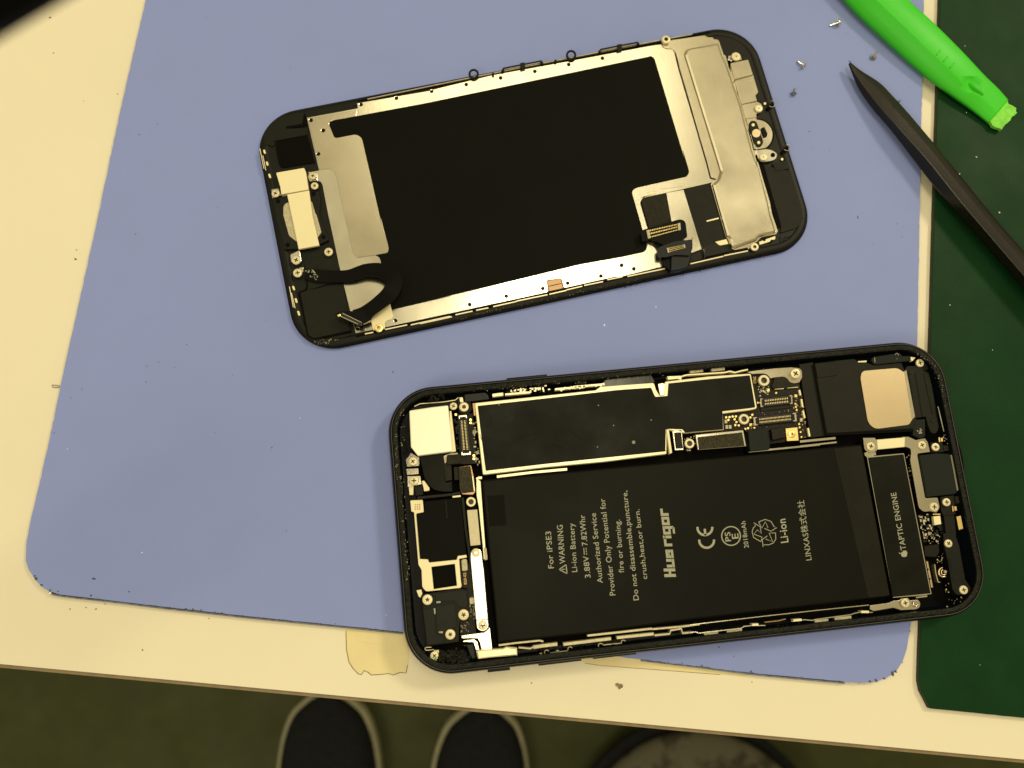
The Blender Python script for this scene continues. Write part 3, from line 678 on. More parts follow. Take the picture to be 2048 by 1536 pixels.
# left column: flash holder plate, black panel, window
plate = q('B2', (295, 372, 14), (478, 358, 20), (497, 545, 20), (385, 565, 14), (440, 1225), (556, 1232), (575, 1278), (975, 1238), (990, 1182), (1118, 1165), (1125, 1208), (1012, 1228), (1035, 1536)) + \
        q('B3', (862, 225, 20), (845, 252, 10), (362, 302, 30), (310, 235, 20), (300, 0)) + q('B2', (415, 1310), (350, 545), (310, 535, 14))
hp = piece('holder_plate', plate, 6.3, 5.2, 'cream', ph, .1, holes=[q('B2', (605, 1345), (948, 1300)) + q('B3', (795, 218), (470, 268))])
multi('pin_grid', [q('B2', (370+i*32-9, 435+j*32-9+i*-2), (370+i*32+9, 435+j*32-9+i*-2), (370+i*32+9, 435+j*32+9), (370+i*32-9, 435+j*32+9)) for i in range(3) for j in range(3)], 6.38, 6.2, 'copper', hp, .01)
piece('black_panel', q('B2', (505, 385), (1040, 330), (1118, 1160), (990, 1176), (968, 1232), (582, 1272), (560, 1226), (440, 1222), (390, 575), (498, 552)), 6.6, 5.0, 'film', ph, .08)
rail('panel_ridge', q('B2', (815, 370), (835, 640)), 2, 6.7, 6.5, 'plasticgrey', ph)
piece('window', q('B2', (600, 1340), (955, 1295)) + q('B3', (800, 225), (465, 272)), 5.4, 4.6, 'pit', ph, .02)
rail('black_bar', q('B2', (400, 335), (900, 285), (1030, 260)), 5, 7.0, 5, 'plastic', ph)
rail('white_line', q('B2', (915, 320), (1035, 306)), 3.4, 7.1, 6, 'cream', ph)
rail('divider_wall', q('B2', (1062, 330), (1110, 800), (1165, 1160), (1180, 1300)), 5, 6.9, 4.6, 'plasticgrey', ph)
standoff('B2', 1185, 392, 70, 7.2, ph, False)
piece('black_bed', q('B2', (1100, 430), (1270, 430), (1370, 1060), (1180, 1080)), 6.1, 4.8, 'pit', ph)
lb = piece('code_label', q('B2', (1127, 515), (1275, 504), (1323, 1020), (1178, 1036)), 6.6, 6.1, 'beige', ph, .03)
rail('bright_bracket', q('B2', (1265, 60), (1300, 40), (1345, 40)), 5, 7.0, 5, 'shield', ph)
piece('bright_bracket', q('B2', (1262, 50), (1325, 90), (1340, 300), (1395, 1050), (1410, 1230), (1370, 1235), (1355, 1020), (1300, 480), (1265, 290)), 6.8, 4.8, 'shield', ph, .1)
piece('grey_clip', q('B2', (1375, 1060, 10), (1412, 1070, 10), (1428, 1235), (1385, 1250)), 7.1, 5, 'rough', ph)
# silver strap held by two screws
stp = piece('silver_strap', q('B2', (1178, 1140, 60), (1210, 1085, 40), (1255, 1068, 30), (1305, 1080, 40), (1340, 1130, 30), (1352, 1250)) + q('B3', (1170, 0), (1228, 690), (1062, 700), (1000, 0)) + q('B2', (1180, 1250)), 7.2, 6.7, 'hot', ph, .12)
piece('strap_foot', q('B3', (1064, 700), (1228, 692), (1240, 780, 40), (1215, 835, 30), (1155, 858, 30), (1100, 840, 30), (1072, 790, 20)), 6.9, 6.3, 'steel', stp, .12)
screw('B2', 1258, 1137, 62, 7.55, ph); screw('B3', 1155, 775, 64, 7.3, ph)
piece('grey_capsule', q('B2', (1042, 1235, 30), (1125, 1225, 30), (1140, 1400, 30), (1055, 1410, 30)), 6.9, 5.8, 'rough', ph, .15)
piece('board_strip', q('B2', (1010, 1240), (1040, 1235), (1180, 1300), (1200, 1536)) + q('B3', (1060, 880), (850, 900), (830, 720), (960, 700), (940, 260), (860, 240)), 5.7, 4.6, 'pcb', ph, .02)
scatter('tiny_components', q('B3', (970, 360), (1030, 360), (1050, 680), (990, 690)), 24, .12, .35, 5.8, 'printdim', ph, True, ang=BA)
scatter('tiny_components', q('B3', (850, 730), (960, 720), (960, 870), (850, 880)), 14, .1, .25, 5.8, 'printdim', ph, True, ang=BA)
piece('chip_part', q('B3', (970, 390), (1032, 385), (1036, 470), (976, 476)), 6.2, 5.6, 'beige', ph)
piece('white_tab', q('B3', (228, 285), (295, 272), (312, 330), (285, 388), (260, 370)), 6.1, 5, 'cream', ph)
# black L-shaped module with three screws
lm = piece('antenna_module', q('B3', (298, 345, 30), (490, 312, 15), (850, 262, 10), (925, 268, 14), (942, 300), (962, 695, 30), (830, 722, 15), (822, 1005, 14), (372, 1062, 30)), 6.9, 5, 'plasticgrey', ph, .12)
piece('raised_panel', q('B3', (495, 330, 15), (850, 285, 10), (922, 290, 14), (945, 510, 10), (870, 520), (815, 500, 20), (780, 430, 30), (500, 440, 12)), 7.05, 6.8, 'plastic', lm, .06)
piece('raised_panel', q('B3', (505, 500, 20), (750, 470, 20), (775, 510, 15), (790, 800, 10), (700, 815, 15), (610, 860, 20), (520, 860, 12)), 7.05, 6.8, 'plastic', lm, .06)
piece('raised_panel', q('B3', (320, 560, 20), (470, 530, 15), (500, 900), (600, 925, 20), (610, 1015, 10), (380, 1045, 20)), 7.05, 6.8, 'plastic', lm, .06)
for pts in ([(505, 440), (565, 435), (568, 458), (512, 464)], [(470, 535), (492, 535), (497, 610), (480, 618)], [(540, 860), (600, 855), (598, 885), (545, 878)]):
    piece('white_mark', q('B3', *pts), 7.09, 7.0, 'print', lm, .005)
screw('B3', 382, 415, 72, 7.5, ph, 'star'); screw('B3', 888, 625, 74, 7.5, ph, 'star'); screw('B3', 702, 900, 70, 7.5, ph, 'star')
# lower left corner
cb = piece('corner_bracket', q('B3', (852, 912), (1060, 885), (1180, 872, 20), (1255, 800, 10), (1292, 1112), (1135, 1112), (1115, 1010, 20), (1090, 960, 10), (1000, 955), (860, 960)), 6.2, 5, 'steel', ph, .12)
piece('bright_tab', q('B3', (880, 985), (1030, 965), (1080, 1000), (1110, 1120), (1060, 1120), (1030, 1010), (890, 1005)), 6.5, 5.2, 'steel', ph)
bx_ = piece('side_bracket', q('B3', (1062, 1135, 10), (1130, 1118), (1440, 1098), (1480, 1075), (1635, 1088, 8), (1640, 1195, 8), (1290, 1222), (1092, 1245, 12)), 7.6, 5.6, 'shield', ph, .3)
piece('blue_black_flex', q('B3', (870, 1050, 20), (1030, 1020, 10), (1065, 1230, 20), (1010, 1262, 15), (960, 1180, 20), (930, 1080, 15)), 6.6, 5, 'flexblue', ph, .3)
wire('wire_clip', [(x, y, 6.6) for x, y in q('B3', (440, 1078), (370, 1080), (350, 1092), (350, 1112), (365, 1122), (470, 1112))], .09, 'shield', ph)
piece('screw_tab', q('B3', (470, 1125), (540, 1120), (545, 1160), (500, 1180)), 7.0, 5.5, 'cream', ph)
screw('B3', 480, 1200, 60, 7.4, ph)
piece('green_fleck', q('B3', (478, 1230), (510, 1228), (515, 1270), (490, 1310), (475, 1260)), 7.5, 7.43, 'greenfleck', ph, 0)
gk = q('B3', (560, 1130), (900, 1100), (960, 1260), (820, 1330), (600, 1320), (530, 1240))
scatter('adhesive_lumps', gk, 170, .25, .85, 7.9, 'gunk', ph, False, .7)
scatter('adhesive_lumps', q('B3', (200, 900), (300, 1100), (420, 1260), (560, 1330), (520, 1370), (300, 1260), (190, 1050)), 60, .2, .6, 8.0, 'gunk', ph)
scatter('adhesive_lumps', q('B1', (560, 330), (800, 290), (830, 400), (600, 440)), 60, .2, .6, 7.9, 'gunk', ph)
scatter('adhesive_lumps', q('B6', (1430, 150), (1560, 180), (1740, 340), (1830, 560), (1780, 600), (1650, 300)), 60, .15, .5, 8.3, 'gunk', ph)
scatter('adhesive_glints', q('B6', (1460, 150), (1560, 170), (1740, 320), (1820, 520), (1880, 900), (1850, 880), (1800, 560), (1700, 320)), 30, .06, .2, 8.45, 'rough', ph)
scatter('adhesive_glints', q('B1', (150, 1536), (135, 900), (160, 680), (260, 500), (290, 500), (180, 700), (165, 900), (180, 1536)), 55, .06, .22, 8.4, 'rough', ph)
scatter('adhesive_glints', q('B2', (130, 0), (210, 0), (290, 1536), (230, 1536)), 60, .06, .24, 8.4, 'rough', ph)
scatter('adhesive_glints', q('B4', (0, 300), (2048, 110), (2048, 160), (0, 330)), 60, .05, .18, 8.4, 'rough', ph)

# bottom rail hardware
for pts, w, z in (([(330, 472), (480, 452), (680, 432), (712, 440)], 4, 6.6), ([(625, 490), (700, 478), (832, 462)], 7, 7.2), ([(882, 465), (1290, 415)], 6.5, 7.2), ([(1087, 390), (1640, 330)], 4.5, 6.8),
                  ([(1640, 335), (1900, 312), (2048, 292)], 4, 6.6), ([(1338, 408), (1655, 375)], 6, 7.3), ([(1660, 388), (1790, 375), (1800, 345), (1890, 330), (1900, 370), (1985, 362)], 4, 7.0), ([(500, 492), (600, 500), (640, 480)], 3.5, 7.0)):
    rail('side_spring', q('T3', *pts), w, z, 5.0, 'rail', ph, .08)
rail('steel_line', q('T4', (0, 432), (600, 362), (1000, 318), (1410, 276)), 1.8, 6.8, 5, 'steeldull', ph)
rail('spring_clip', q('T4', (0, 492), (45, 488), (70, 498), (130, 490), (400, 460), (425, 445), (480, 438), (595, 437)), 1.8, 7.4, 5.6, 'steel', ph)
rail('spring_clip', q('T4', (590, 412), (700, 400), (755, 386)), 1.6, 7.2, 5.6, 'copper', ph)
rail('spring_clip', q('T4', (800, 405), (900, 392), (960, 397), (1000, 388), (1265, 352), (1300, 340), (1350, 330), (1440, 335)), 1.8, 7.4, 5.6, 'steel', ph)
for a, b in (((490, 432), (540, 430)), ((815, 398), (880, 392)), ((1350, 330), (1410, 330))): rail('bright_pad', q('T4', a, b), 4.5, 7.5, 5.6, 'shield', ph)
for a, b in (((112, 505), (222, 495)), ((290, 484), (410, 472)), ((982, 405), (1090, 395)), ((1140, 382), (1272, 372))): rail('spring_pad', q('T4', a, b), 6, 7.0, 5.2, 'rough', ph)
for c in ((740, 532), (940, 505), (1200, 475), (1395, 448)):
    wire('small_ring', [(x, y, 7.6) for x, y in q('T3', *circ(c[0], c[1], 20, 12)[5:12])], .12, 'rough', ph)
for a, b in (((680, 545), (700, 540)), ((770, 540), (920, 520)), ((820, 520), (845, 518)), ((1220, 470), (1370, 455)), ((1290, 462), (1320, 458))): rail('thin_link', q('T3', a, b), 1.6, 7.7, 6.5, 'rough', ph)
scatter('rail_clutter', q('T3', (640, 500), (1500, 400), (1520, 430), (660, 560)), 70, .2, .6, 6.6, 'plastic', ph, False, .8)
scatter('rail_clutter', q('T4', (0, 500), (1400, 340), (1400, 370), (0, 530)), 60, .15, .5, 6.8, 'plastic', ph, False, .8)

# loudspeaker box and right end
piece('black_tape', q('B6', (-10, 310), (160, 285), (175, 300), (325, 1225), (140, 1250), (115, 1110), (60, 800)), 6.6, 5, 'plasticgrey', ph, .05)
ls = piece('loudspeaker', q('B6', (180, 300, 20), (460, 262, 14), (700, 238, 20), (745, 290, 20), (860, 290, 20), (950, 325, 20), (1300, 290, 10), (1345, 400), (1490, 1010), (1470, 1150, 20), (350, 1218, 40)), 7.2, 4, 'plasticgrey', ph, .15)
piece('raised_square', q('B6', (188, 298, 20), (462, 272, 20), (498, 450, 24), (225, 488, 10)), 7.4, 7.1, 'plasticgrey', ls, .1)
piece('dark_groove', q('B6', (168, 300), (184, 300), (345, 1190), (1440, 1130), (1445, 1170), (350, 1225), (325, 1215)), 7.24, 7.1, 'pit', ls, .01)
piece('metal_plate', q('B6', (772, 480, 80), (795, 395, 50), (1050, 372), (1250, 356, 60), (1330, 410, 20), (1362, 390), (1470, 985), (1430, 1030, 20), (1400, 1085, 40), (960, 1142, 70), (870, 1060, 70)), 7.5, 7.1, 'goldplate', ls, .08)
rb = piece('ribbed_cover', q('B6', (1325, 410, 14), (1370, 330, 20), (1480, 330), (1600, 395), (1650, 410), (1700, 620), (1745, 900), (1785, 1120, 50), (1745, 1200, 40), (1680, 1195, 40), (1640, 1100), (1610, 985), (1480, 1000)), 6.9, 5, 'plasticgrey', ph, .15)
for a, b in (((1395, 420), (1480, 990)), ((1480, 430), (1570, 980)), ((1585, 430), (1700, 950))): rail('rib', q('B6', a, b), 2.2, 7.05, 6.8, 'plasticgrey', rb, .1)
piece('bent_lip', q('B6', (1335, 400), (1362, 385), (1475, 980), (1435, 1020)), 7.56, 7.3, 'steeldull', ls, .05)
for c in ((1425, 410), (1700, 1030)): piece('round_boss', q('B6', *circ(c[0], c[1], 26, 16)), 7.1, 6.8, 'plastic', rb, .04)
piece('corner_lug', q('B6', (1480, 260, 20), (1560, 225, 30), (1640, 290, 30), (1640, 390, 20), (1500, 380)), 6.6, 5, 'plasticgrey', ph)
screw('B6', 1540, 292, 56, 7.3, ph)
fx = piece('glossy_flex', q('B6', (945, 210), (1280, 160, 14), (1310, 200), (1412, 200), (1418, 268), (960, 318), (925, 290, 20), (910, 250, 15)), 7.3, 5, 'glossy', ph, .2)
flat('flex_mark', stroke(q('B6', *arcpts(1240, 190, 20, 180, 380, 8)), 1)+stroke(q('B6', (1238, 235), (1245, 245)), 1)+stroke(q('B6', (955, 225), (960, 285)), 1.3), 7.33, 'print', fx)
piece('bright_tab', q('B6', (740, 270), (855, 262), (850, 285), (745, 287)), 7.0, 6, 'shield', ph)
piece('bright_tab', q('B6', (1418, 215), (1480, 225), (1440, 270), (1420, 260)), 7.3, 6, 'cream', ph)
wire('thin_wire', [(x, y, 7.6) for x, y in q('B6', (1765, 850), (1800, 1000), (1840, 1170))], .12, 'rough', ph)
fm = piece('marked_flex', q('B6', (1480, 1020, 10), (1600, 1010, 10), (1605, 1230, 10), (1540, 1265), (1440, 1215, 10)), 7.3, 5, 'glossy', ph, .1)
scatter('flex_mark', q('B6', (1495, 1130), (1560, 1130), (1565, 1200), (1500, 1200)), 14, .1, .22, 7.32, 'print', fm, True, .1)
piece('steel_clip', q('B6', (805, 1255), (960, 1250), (985, 1420, 10), (900, 1450, 20), (820, 1400, 30)), 6.9, 5, 'steel', ph, .1)

# steel bracket
bk = q('B7', (314, 106), (480, 104), (490, 128), (850, 110), (850, 92), (935, 90, 20), (1040, 138, 10), (1060, 130, 10), (1160, 112, 10), (1200, 165, 20), (1232, 300), (1065, 322, 10), (1060, 345), (1168, 930, 8), (1335, 922, 14), (1366, 1060, 60), (1320, 1130, 20), (1230, 1110), (1140, 1120, 40), (1075, 1060, 30), (1010, 700), (960, 420, 20), (972, 330, 20), (965, 255, 20), (905, 232, 10), (505, 270, 10), (480, 300, 20), (400, 318, 30), (335, 270, 30))
bkt = piece('steel_bracket', bk, 7.3, 6.8, 'steeldull', ph, .12)
piece('brushed_band', q('B7', (505, 130), (892, 98), (885, 232), (515, 268)), 7.38, 7.2, 'brushed' if 'brushed' in M else 'shield', bkt, .2)
for x, y, r in ((425, 222, 62), (1125, 205, 60), (1310, 232, 58), (1290, 1050, 64), (1460, 985, 58)): screw('B7', x, y, r, 7.75 if r > 58 else 7.4, ph, h=.5)
piece('bracket_lip', q('B7', (330, 310), (490, 300), (495, 340), (370, 375), (340, 350)), 6.9, 6, 'steel', ph, .1)
# haptic motor
ht = piece('haptic_motor', q('B7', (366, 362, 12), (876, 315, 14)) + q('B8', (1196, 1012, 10), (630, 1068, 12)), 7.3, 4, 'steel', ph, .12)
hl = piece('motor_label', q('B7', (385, 378, 6), (868, 330, 10)) + q('B8', (1180, 1000), (632, 1055)), 7.42, 7.2, 'sticker', ht, .03)
words('printed_text', 'TAPTIC ENGINE', 'F', (1812.2, 1099), (1792, 984.5), 10.6, 7.46, 'print', hl, .006)
ap = [(835, 440), (838, 400), (825, 380), (812, 372), (802, 378), (790, 372), (776, 380), (766, 395), (752, 400), (748, 425), (752, 452), (770, 466), (800, 468), (826, 460)]
flat('fruit_mark', [q('B8', *ap), q('B8', (742, 428), (722, 418), (714, 402), (732, 405), (744, 418))], 7.46, 'print', hl)
# dark glossy block at the port
pb = piece('port_block', q('B7', (1072, 345, 8), (1300, 318), (1500, 322, 10), (1612, 850), (1570, 875), (1180, 918, 10)), 7.5, 5, 'glossy', ph, .25)
rail('light_edge', q('B7', (1518, 340), (1560, 560), (1608, 825)), 3, 7.6, 6, 'printdim', ph)
rail('gold_line', q('B7', (1082, 370), (1180, 905)), 1.6, 7.3, 6.5, 'copper', ph)
piece('gold_contact', q('B7', (1590, 1182, 8), (1655, 1170, 8), (1690, 1350, 10), (1625, 1368, 8)), 7.3, 6, 'gold', ph, .15)
multi('small_contact', [q('B7', (1345, 100), (1365, 98), (1372, 160), (1352, 165)), q('B7', (1375, 108), (1402, 105), (1408, 155), (1380, 160)), q('B7', (1530, 1040), (1548, 1038), (1555, 1110), (1537, 1112)), q('B7', (1560, 1045), (1590, 1042), (1598, 1098), (1566, 1102))], 7.0, 6, 'gold', ph)
piece('bright_tab', q('B7', (1275, 1180), (1370, 1170), (1385, 1285), (1292, 1300)), 7.0, 6, 'cream', ph, .1)
rail('bright_edge', q('B7', (1270, 1150), (1370, 1150)), 2.2, 7.3, 6, 'gold', ph)
piece('grey_lug', q('B7', (1410, 210), (1480, 210), (1490, 280, 10), (1425, 290, 10)), 6.8, 6, 'foamgrey', ph)
piece('grey_lug', q('B7', (1570, 905, 8), (1625, 900, 8), (1640, 990), (1590, 1010)), 6.8, 6, 'foamgrey', ph)
piece('screw_bed', q('B7', (1235, 170), (1400, 170), (1420, 300), (1240, 310)), 6.6, 5, 'plastic', ph); piece('screw_bed', q('B7', (1370, 910), (1560, 890), (1580, 1150), (1420, 1180), (1380, 1100)), 6.6, 5, 'plastic', ph)
scatter('tiny_components', q('B7', (1065, 1150), (1230, 1150), (1260, 1300), (1290, 1460), (1140, 1480)), 40, .12, .38, 6.2, 'rough', ph, True, ang=BA)
scatter('tiny_components', q('B7', (1065, 1160), (1400, 1200), (1440, 1500), (1140, 1520)), 60, .2, .6, 5.9, 'plastic', ph, True, ang=BA)
scatter('tiny_components', q('B7', (900, 330), (940, 330), (985, 680), (950, 690)), 16, .1, .35, 6.4, 'rough', ph)
scatter('tiny_components', q('B7', (1405, 60), (1480, 60), (1480, 190), (1420, 190)), 14, .1, .3, 6.8, 'rough', ph)
piece('small_motor', q('B7', (1420, 1180, 10), (1560, 1160, 10), (1590, 1440), (1450, 1450)), 6.9, 5, 'plastic', ph, .1)
stp2 = piece('antenna_strip', q('B8', (1365, 120, 20), (1540, 130, 20), (1600, 300), (1690, 800), (1780, 930, 40), (1760, 1010, 30), (1560, 1030, 40), (1500, 940, 20), (1440, 560), (1375, 300)), 7.2, 5, 'plastic', ph, .12)
piece('raised_panel', q('B8', (1460, 500), (1620, 470), (1685, 800), (1510, 820)), 7.3, 7.1, 'plastic', stp2, .05)
screw('B8', 1445, 270, 60, 7.6, ph); screw('B8', 1668, 950, 64, 7.6, ph)
piece('black_block', q('B8', (1085, 310), (1300, 280, 10), (1310, 400), (1260, 470, 10), (1100, 460)), 6.7, 5, 'plasticgrey', ph, .1)
sp = piece('contact_plate', q('B8', (1112, 520), (1138, 515), (1217, 912), (1188, 918)), 7.0, 6, 'goldplate', ph, .06, holes=[])
dots('dark_hole', 'B8', [(1128, 522), (1140, 650), (1168, 788)], 13, 7.04, 'pit', sp, h=.05)
wire('coil_ring', [(x, y, 7.0) for x, y in q('B8', *arcpts(1365, 690, 68, 60, 260, 12))], .22, 'goldplate', ph)
wire('coil_ring', [(x, y, 7.3) for x, y in q('B8', *arcpts(1375, 690, 40, 40, 250, 12))], .15, 'goldplate', ph)
dots('coil_core', 'B8', [(1395, 685)], 24, 7.4, 'steel', ph, h=.8)
rail('steel_line', q('B8', (1240, 575), (1255, 700), (1290, 835), (1320, 838)), 2, 7.0, 5.5, 'goldplate', ph)
scatter('tiny_components', q('B8', (1060, 120), (1330, 120), (1320, 280), (1100, 270)), 26, .12, .45, 6.6, 'rough', ph)
scatter('tiny_components', q('B8', (1265, 400), (1360, 410), (1360, 560), (1280, 560)), 16, .1, .35, 6.6, 'rough', ph)
scatter('corner_glints', q('B8', (1380, 830), (1460, 840), (1440, 1010), (1390, 1000)), 8, .15, .4, 7.0, 'rough', ph)
scatter('corner_glints', q('B8', (1380, 1080), (1680, 1040), (1650, 1240), (1400, 1240)), 16, .1, .4, 7.6, 'rough', ph)
rail('bright_edge', q('B8', (630, 1062), (820, 1045), (1130, 1025)), 1.5, 7.0, 6, 'steeldull', ph)
rail('bright_edge', q('B8', (965, 1062), (1130, 1042)), 2.5, 7.2, 6, 'steel', ph)
bb = piece('corner_bracket', q('B8', (290, 1175, 6), (560, 1140), (640, 1105, 8), (720, 1100), (760, 1070, 30), (850, 1068, 30), (880, 1100), (1000, 1092, 20), (1032, 1140, 20), (1025, 1215, 30), (945, 1242, 8), (745, 1252, 8), (640, 1215), (350, 1265), (290, 1235)), 7.0, 5.8, 'steeldull', ph, .15)
screw('B8', 812, 1142, 66, 7.6, ph)
wire('small_ring', [(x, y, 7.3) for x, y in q('B8', *arcpts(960, 1150, 34, 0, 230, 10))], .18, 'steel', ph)

# ================================================================ DISPLAY PANEL (lying on its glass)
DX, DY, DA = 14.0591304221641, 95.30781785710224, 0.23054059556629167
dp = thing('phone_display', Vector((DX*MM, DY*MM, ZM*MM)), 'removed phone screen lying face down, showing steel backing, black film and cables', 'phone screen')
dg = ringloft('glass', DX, DY, DA, 136.6, 65.6, 11.2, [(.6, 1.52), (.15, 1.65), (0, 2.0), (.02, 2.45), (.25, 2.55)], 'frame', dp, cap=True, capbottom=True)
ringloft('frame', DX, DY, DA, 136.6, 65.6, 11.2, [(.3, 2.5), (.35, 2.9), (.75, 3.15), (2.0, 3.2), (2.3, 3.1), (2.4, 2.95)], 'plastic', dp, cap=True)
ZD = 3.45
frl = q('F', (526, 285), (560, 240), (640, 222), (718, 206), (722, 180), (1430, 62), (1492, 76), (1545, 180), (1604, 410), (1600, 470), (1560, 500), (1360, 545), (760, 678), (700, 684), (640, 680), (606, 650), (575, 560))
bpl = q('Z1', (703, 315), (1283, 208), (1275, 150), (2048, 18)) + q('Z3', (600, 505), (1300, 377), (2048, 235)) + q('Z4', (330, 262), (700, 200), (960, 260), (1150, 700), (1370, 1420)) + \
      q('Z5', (1300, 300), (985, 302), (932, 335), (470, 440), (235, 488, 30), (205, 540, 20), (290, 830), (400, 1050), (442, 1192), (0, 1300)) + \
      q('Z6', (1600, 300), (1180, 393, 10), (1157, 312, 18), (1035, 330, 14), (1052, 425, 14), (500, 545), (0, 655)) + q('Z2', (2048, 1118), (1310, 1278), (975, 1345), (910, 1085), (790, 590), (665, 0)) + \
      q('Z1', (970, 1536), (880, 1075, 20), (855, 1035, 20), (740, 1045, 20), (712, 990, 30), (735, 935, 20), (842, 915))
hl_ = []
for fr, pts, r in (('Z1', [(750, 345), (890, 460), (835, 727), (1320, 165), (1722, 92)], 21), ('Z3', [(60, 648), (375, 587), (688, 527), (1000, 467), (1308, 405), (1615, 348), (1920, 290)], 16), ('Z4', [(65, 343)], 18),
                   ('Z6', [(103, 593), (407, 528), (707, 460), (1005, 397), (1210, 353), (1482, 295), (1651, 207), (1751, 236)], 15), ('Z2', [(997, 1295), (1427, 1200), (1850, 1108)], 21)):
    for p in pts:
        (a, b), = q(fr, p); hl_.append(circ(a, b, r*FR[fr][2], 14))
bp = piece('backing_plate', bpl, ZD, 2.6, 'steel', dp, .05, holes=hl_)
# raised sheet on the left of the plate
piece('raised_sheet', q('Z1', (712, 325), (846, 908), (985, 893, 30), (1030, 960, 20)) + q('Z2', (842, 0), (942, 430, 25), (985, 488, 20), (1335, 433, 25), (1356, 380, 20), (1255, 0)) + q('Z1', (1330, 540, 35), (1265, 500, 35), (1020, 547, 35), (950, 372, 35), (1000, 345), (1270, 298), (1270, 226)),
      ZD+.14, ZD-.1, 'steeldull', bp, .10, holes=[h for h in hl_[:3]])
film = q('Z1', (948, 370, 35), (1000, 345, 20), (2048, 150)) + q('Z3', (1000, 548), (2048, 330)) + q('Z4', (215, 383, 30), (262, 405, 25), (600, 1536)) + q('Z5', (645, 0), (712, 225, 30), (685, 268, 20), (160, 385, 30), (120, 425, 30), (282, 990, 30), (255, 1040, 30), (0, 1095)) + \
       q('Z6', (1300, 200), (600, 370), (0, 512)) + q('Z2', (2048, 922), (1388, 1075), (1262, 540), (1245, 480, 20), (1205, 457), (1345, 428, 20), (1350, 370, 20), (1255, 0)) + q('Z1', (1555, 1536), (1330, 540, 35), (1270, 502, 35), (1020, 547, 35))
piece('graphite_film', film, ZD+.2, ZD-.05, 'film', bp, .05)
# right shield
rs = q('Z4', (345, 272), (450, 215), (800, 165), (840, 185), (890, 185), (905, 205), (948, 210, 10), (965, 235), (1010, 372), (1030, 380), (1052, 450), (1100, 660), (1205, 910), (1330, 1400), (1370, 1536)) + \
     q('Z5', (1410, 110), (1535, 530), (1560, 660), (1618, 830, 12), (1600, 862, 12), (1440, 895, 20), (1415, 930, 14), (1340, 985), (1320, 1018), (1300, 1000), (1170, 1026, 20), (1140, 1005, 12), (1110, 925), (1085, 890), (930, 350), (945, 320), (985, 300), (930, 282)) + q('Z4', (830, 1536), (495, 355, 20), (455, 310, 20), (375, 300, 15))
sd = piece('driver_shield', rs, ZD+.28, 2.8, 'steeldull', dp, .06)
piece('raised_cover', q('Z4', (582, 350, 30), (620, 300, 25), (960, 240), (1005, 382), (1045, 460), (1200, 915), (1325, 1400), (1365, 1536)) + q('Z5', (1402, 110), (1525, 530), (1552, 665), (1605, 830, 12), (1590, 850, 12), (1430, 885, 20), (1400, 925), (1180, 1005), (1145, 990), (1120, 915), (1095, 880), (945, 350), (1000, 300), (1030, 215, 20), (965, 0)), ZD+.95, ZD+.2, 'steeldull', sd, .70)
rail('dark_seam', q('Z4', (488, 345), (530, 520), (830, 1536)) + q('Z5', (930, 282), (985, 298)), 1.3, ZD+.31, ZD+.2, 'pit', sd, 0)
# data sheet area under the flexes
Z5 = lambda name, pts, z1, z0, m, **k: piece(name, q('Z5', *pts), z1, z0, m, k.pop('parent', dp), **k)
Z5('black_flex_bed', [(640, 395), (940, 340), (1110, 925), (1160, 1030), (850, 1090), (840, 1000)], 3.35, 2.9, 'plasticgrey', bev=.04)
Z5('steel_strip', [(475, 440), (650, 405), (838, 1015), (735, 1052), (560, 900)], 3.7, 3.0, 'steel', bev=.04)
Z5('grey_flex', [(215, 510, 20), (240, 485, 10), (465, 445), (555, 720), (560, 900), (330, 920)], 3.6, 2.9, 'foamgrey', bev=.06)
Z5('bright_tab', [(885, 722), (1010, 690), (1012, 705), (890, 735)], 3.6, 3.2, 'shield', bev=.02)
Z5('bright_tab', [(975, 940), (1090, 912), (1112, 960), (1020, 978)], 3.5, 3.1, 'cream', bev=.02)
Z5('bright_tab', [(1425, 940), (1590, 880), (1590, 910), (1525, 940), (1430, 970)], 3.6, 3.1, 'cream', bev=.03)
dots('dark_hole', 'Z5', [(1478, 920), (1555, 930)], 14, 3.64, 'pit', dp, h=.04)
screw('Z5', 1380, 990, 46, 4.2, dp, 'hole')
Z5('black_tape', [(850, 990, 20), (960, 940, 20), (1020, 975, 20), (1110, 1005), (1120, 1040), (860, 1100)], 3.7, 3, 'plastic', bev=.1)
Z5('raised_flange', [(205, 490, 10), (330, 428, 10), (375, 430, 14), (370, 445), (235, 480)], ZD+.16, ZD-.05, 'shield', bev=.06, parent=bp)
rail('ridge_line', q('Z5', (420, 400), (640, 372)), 1, ZD+.04, ZD-.05, 'steeldull', bp)
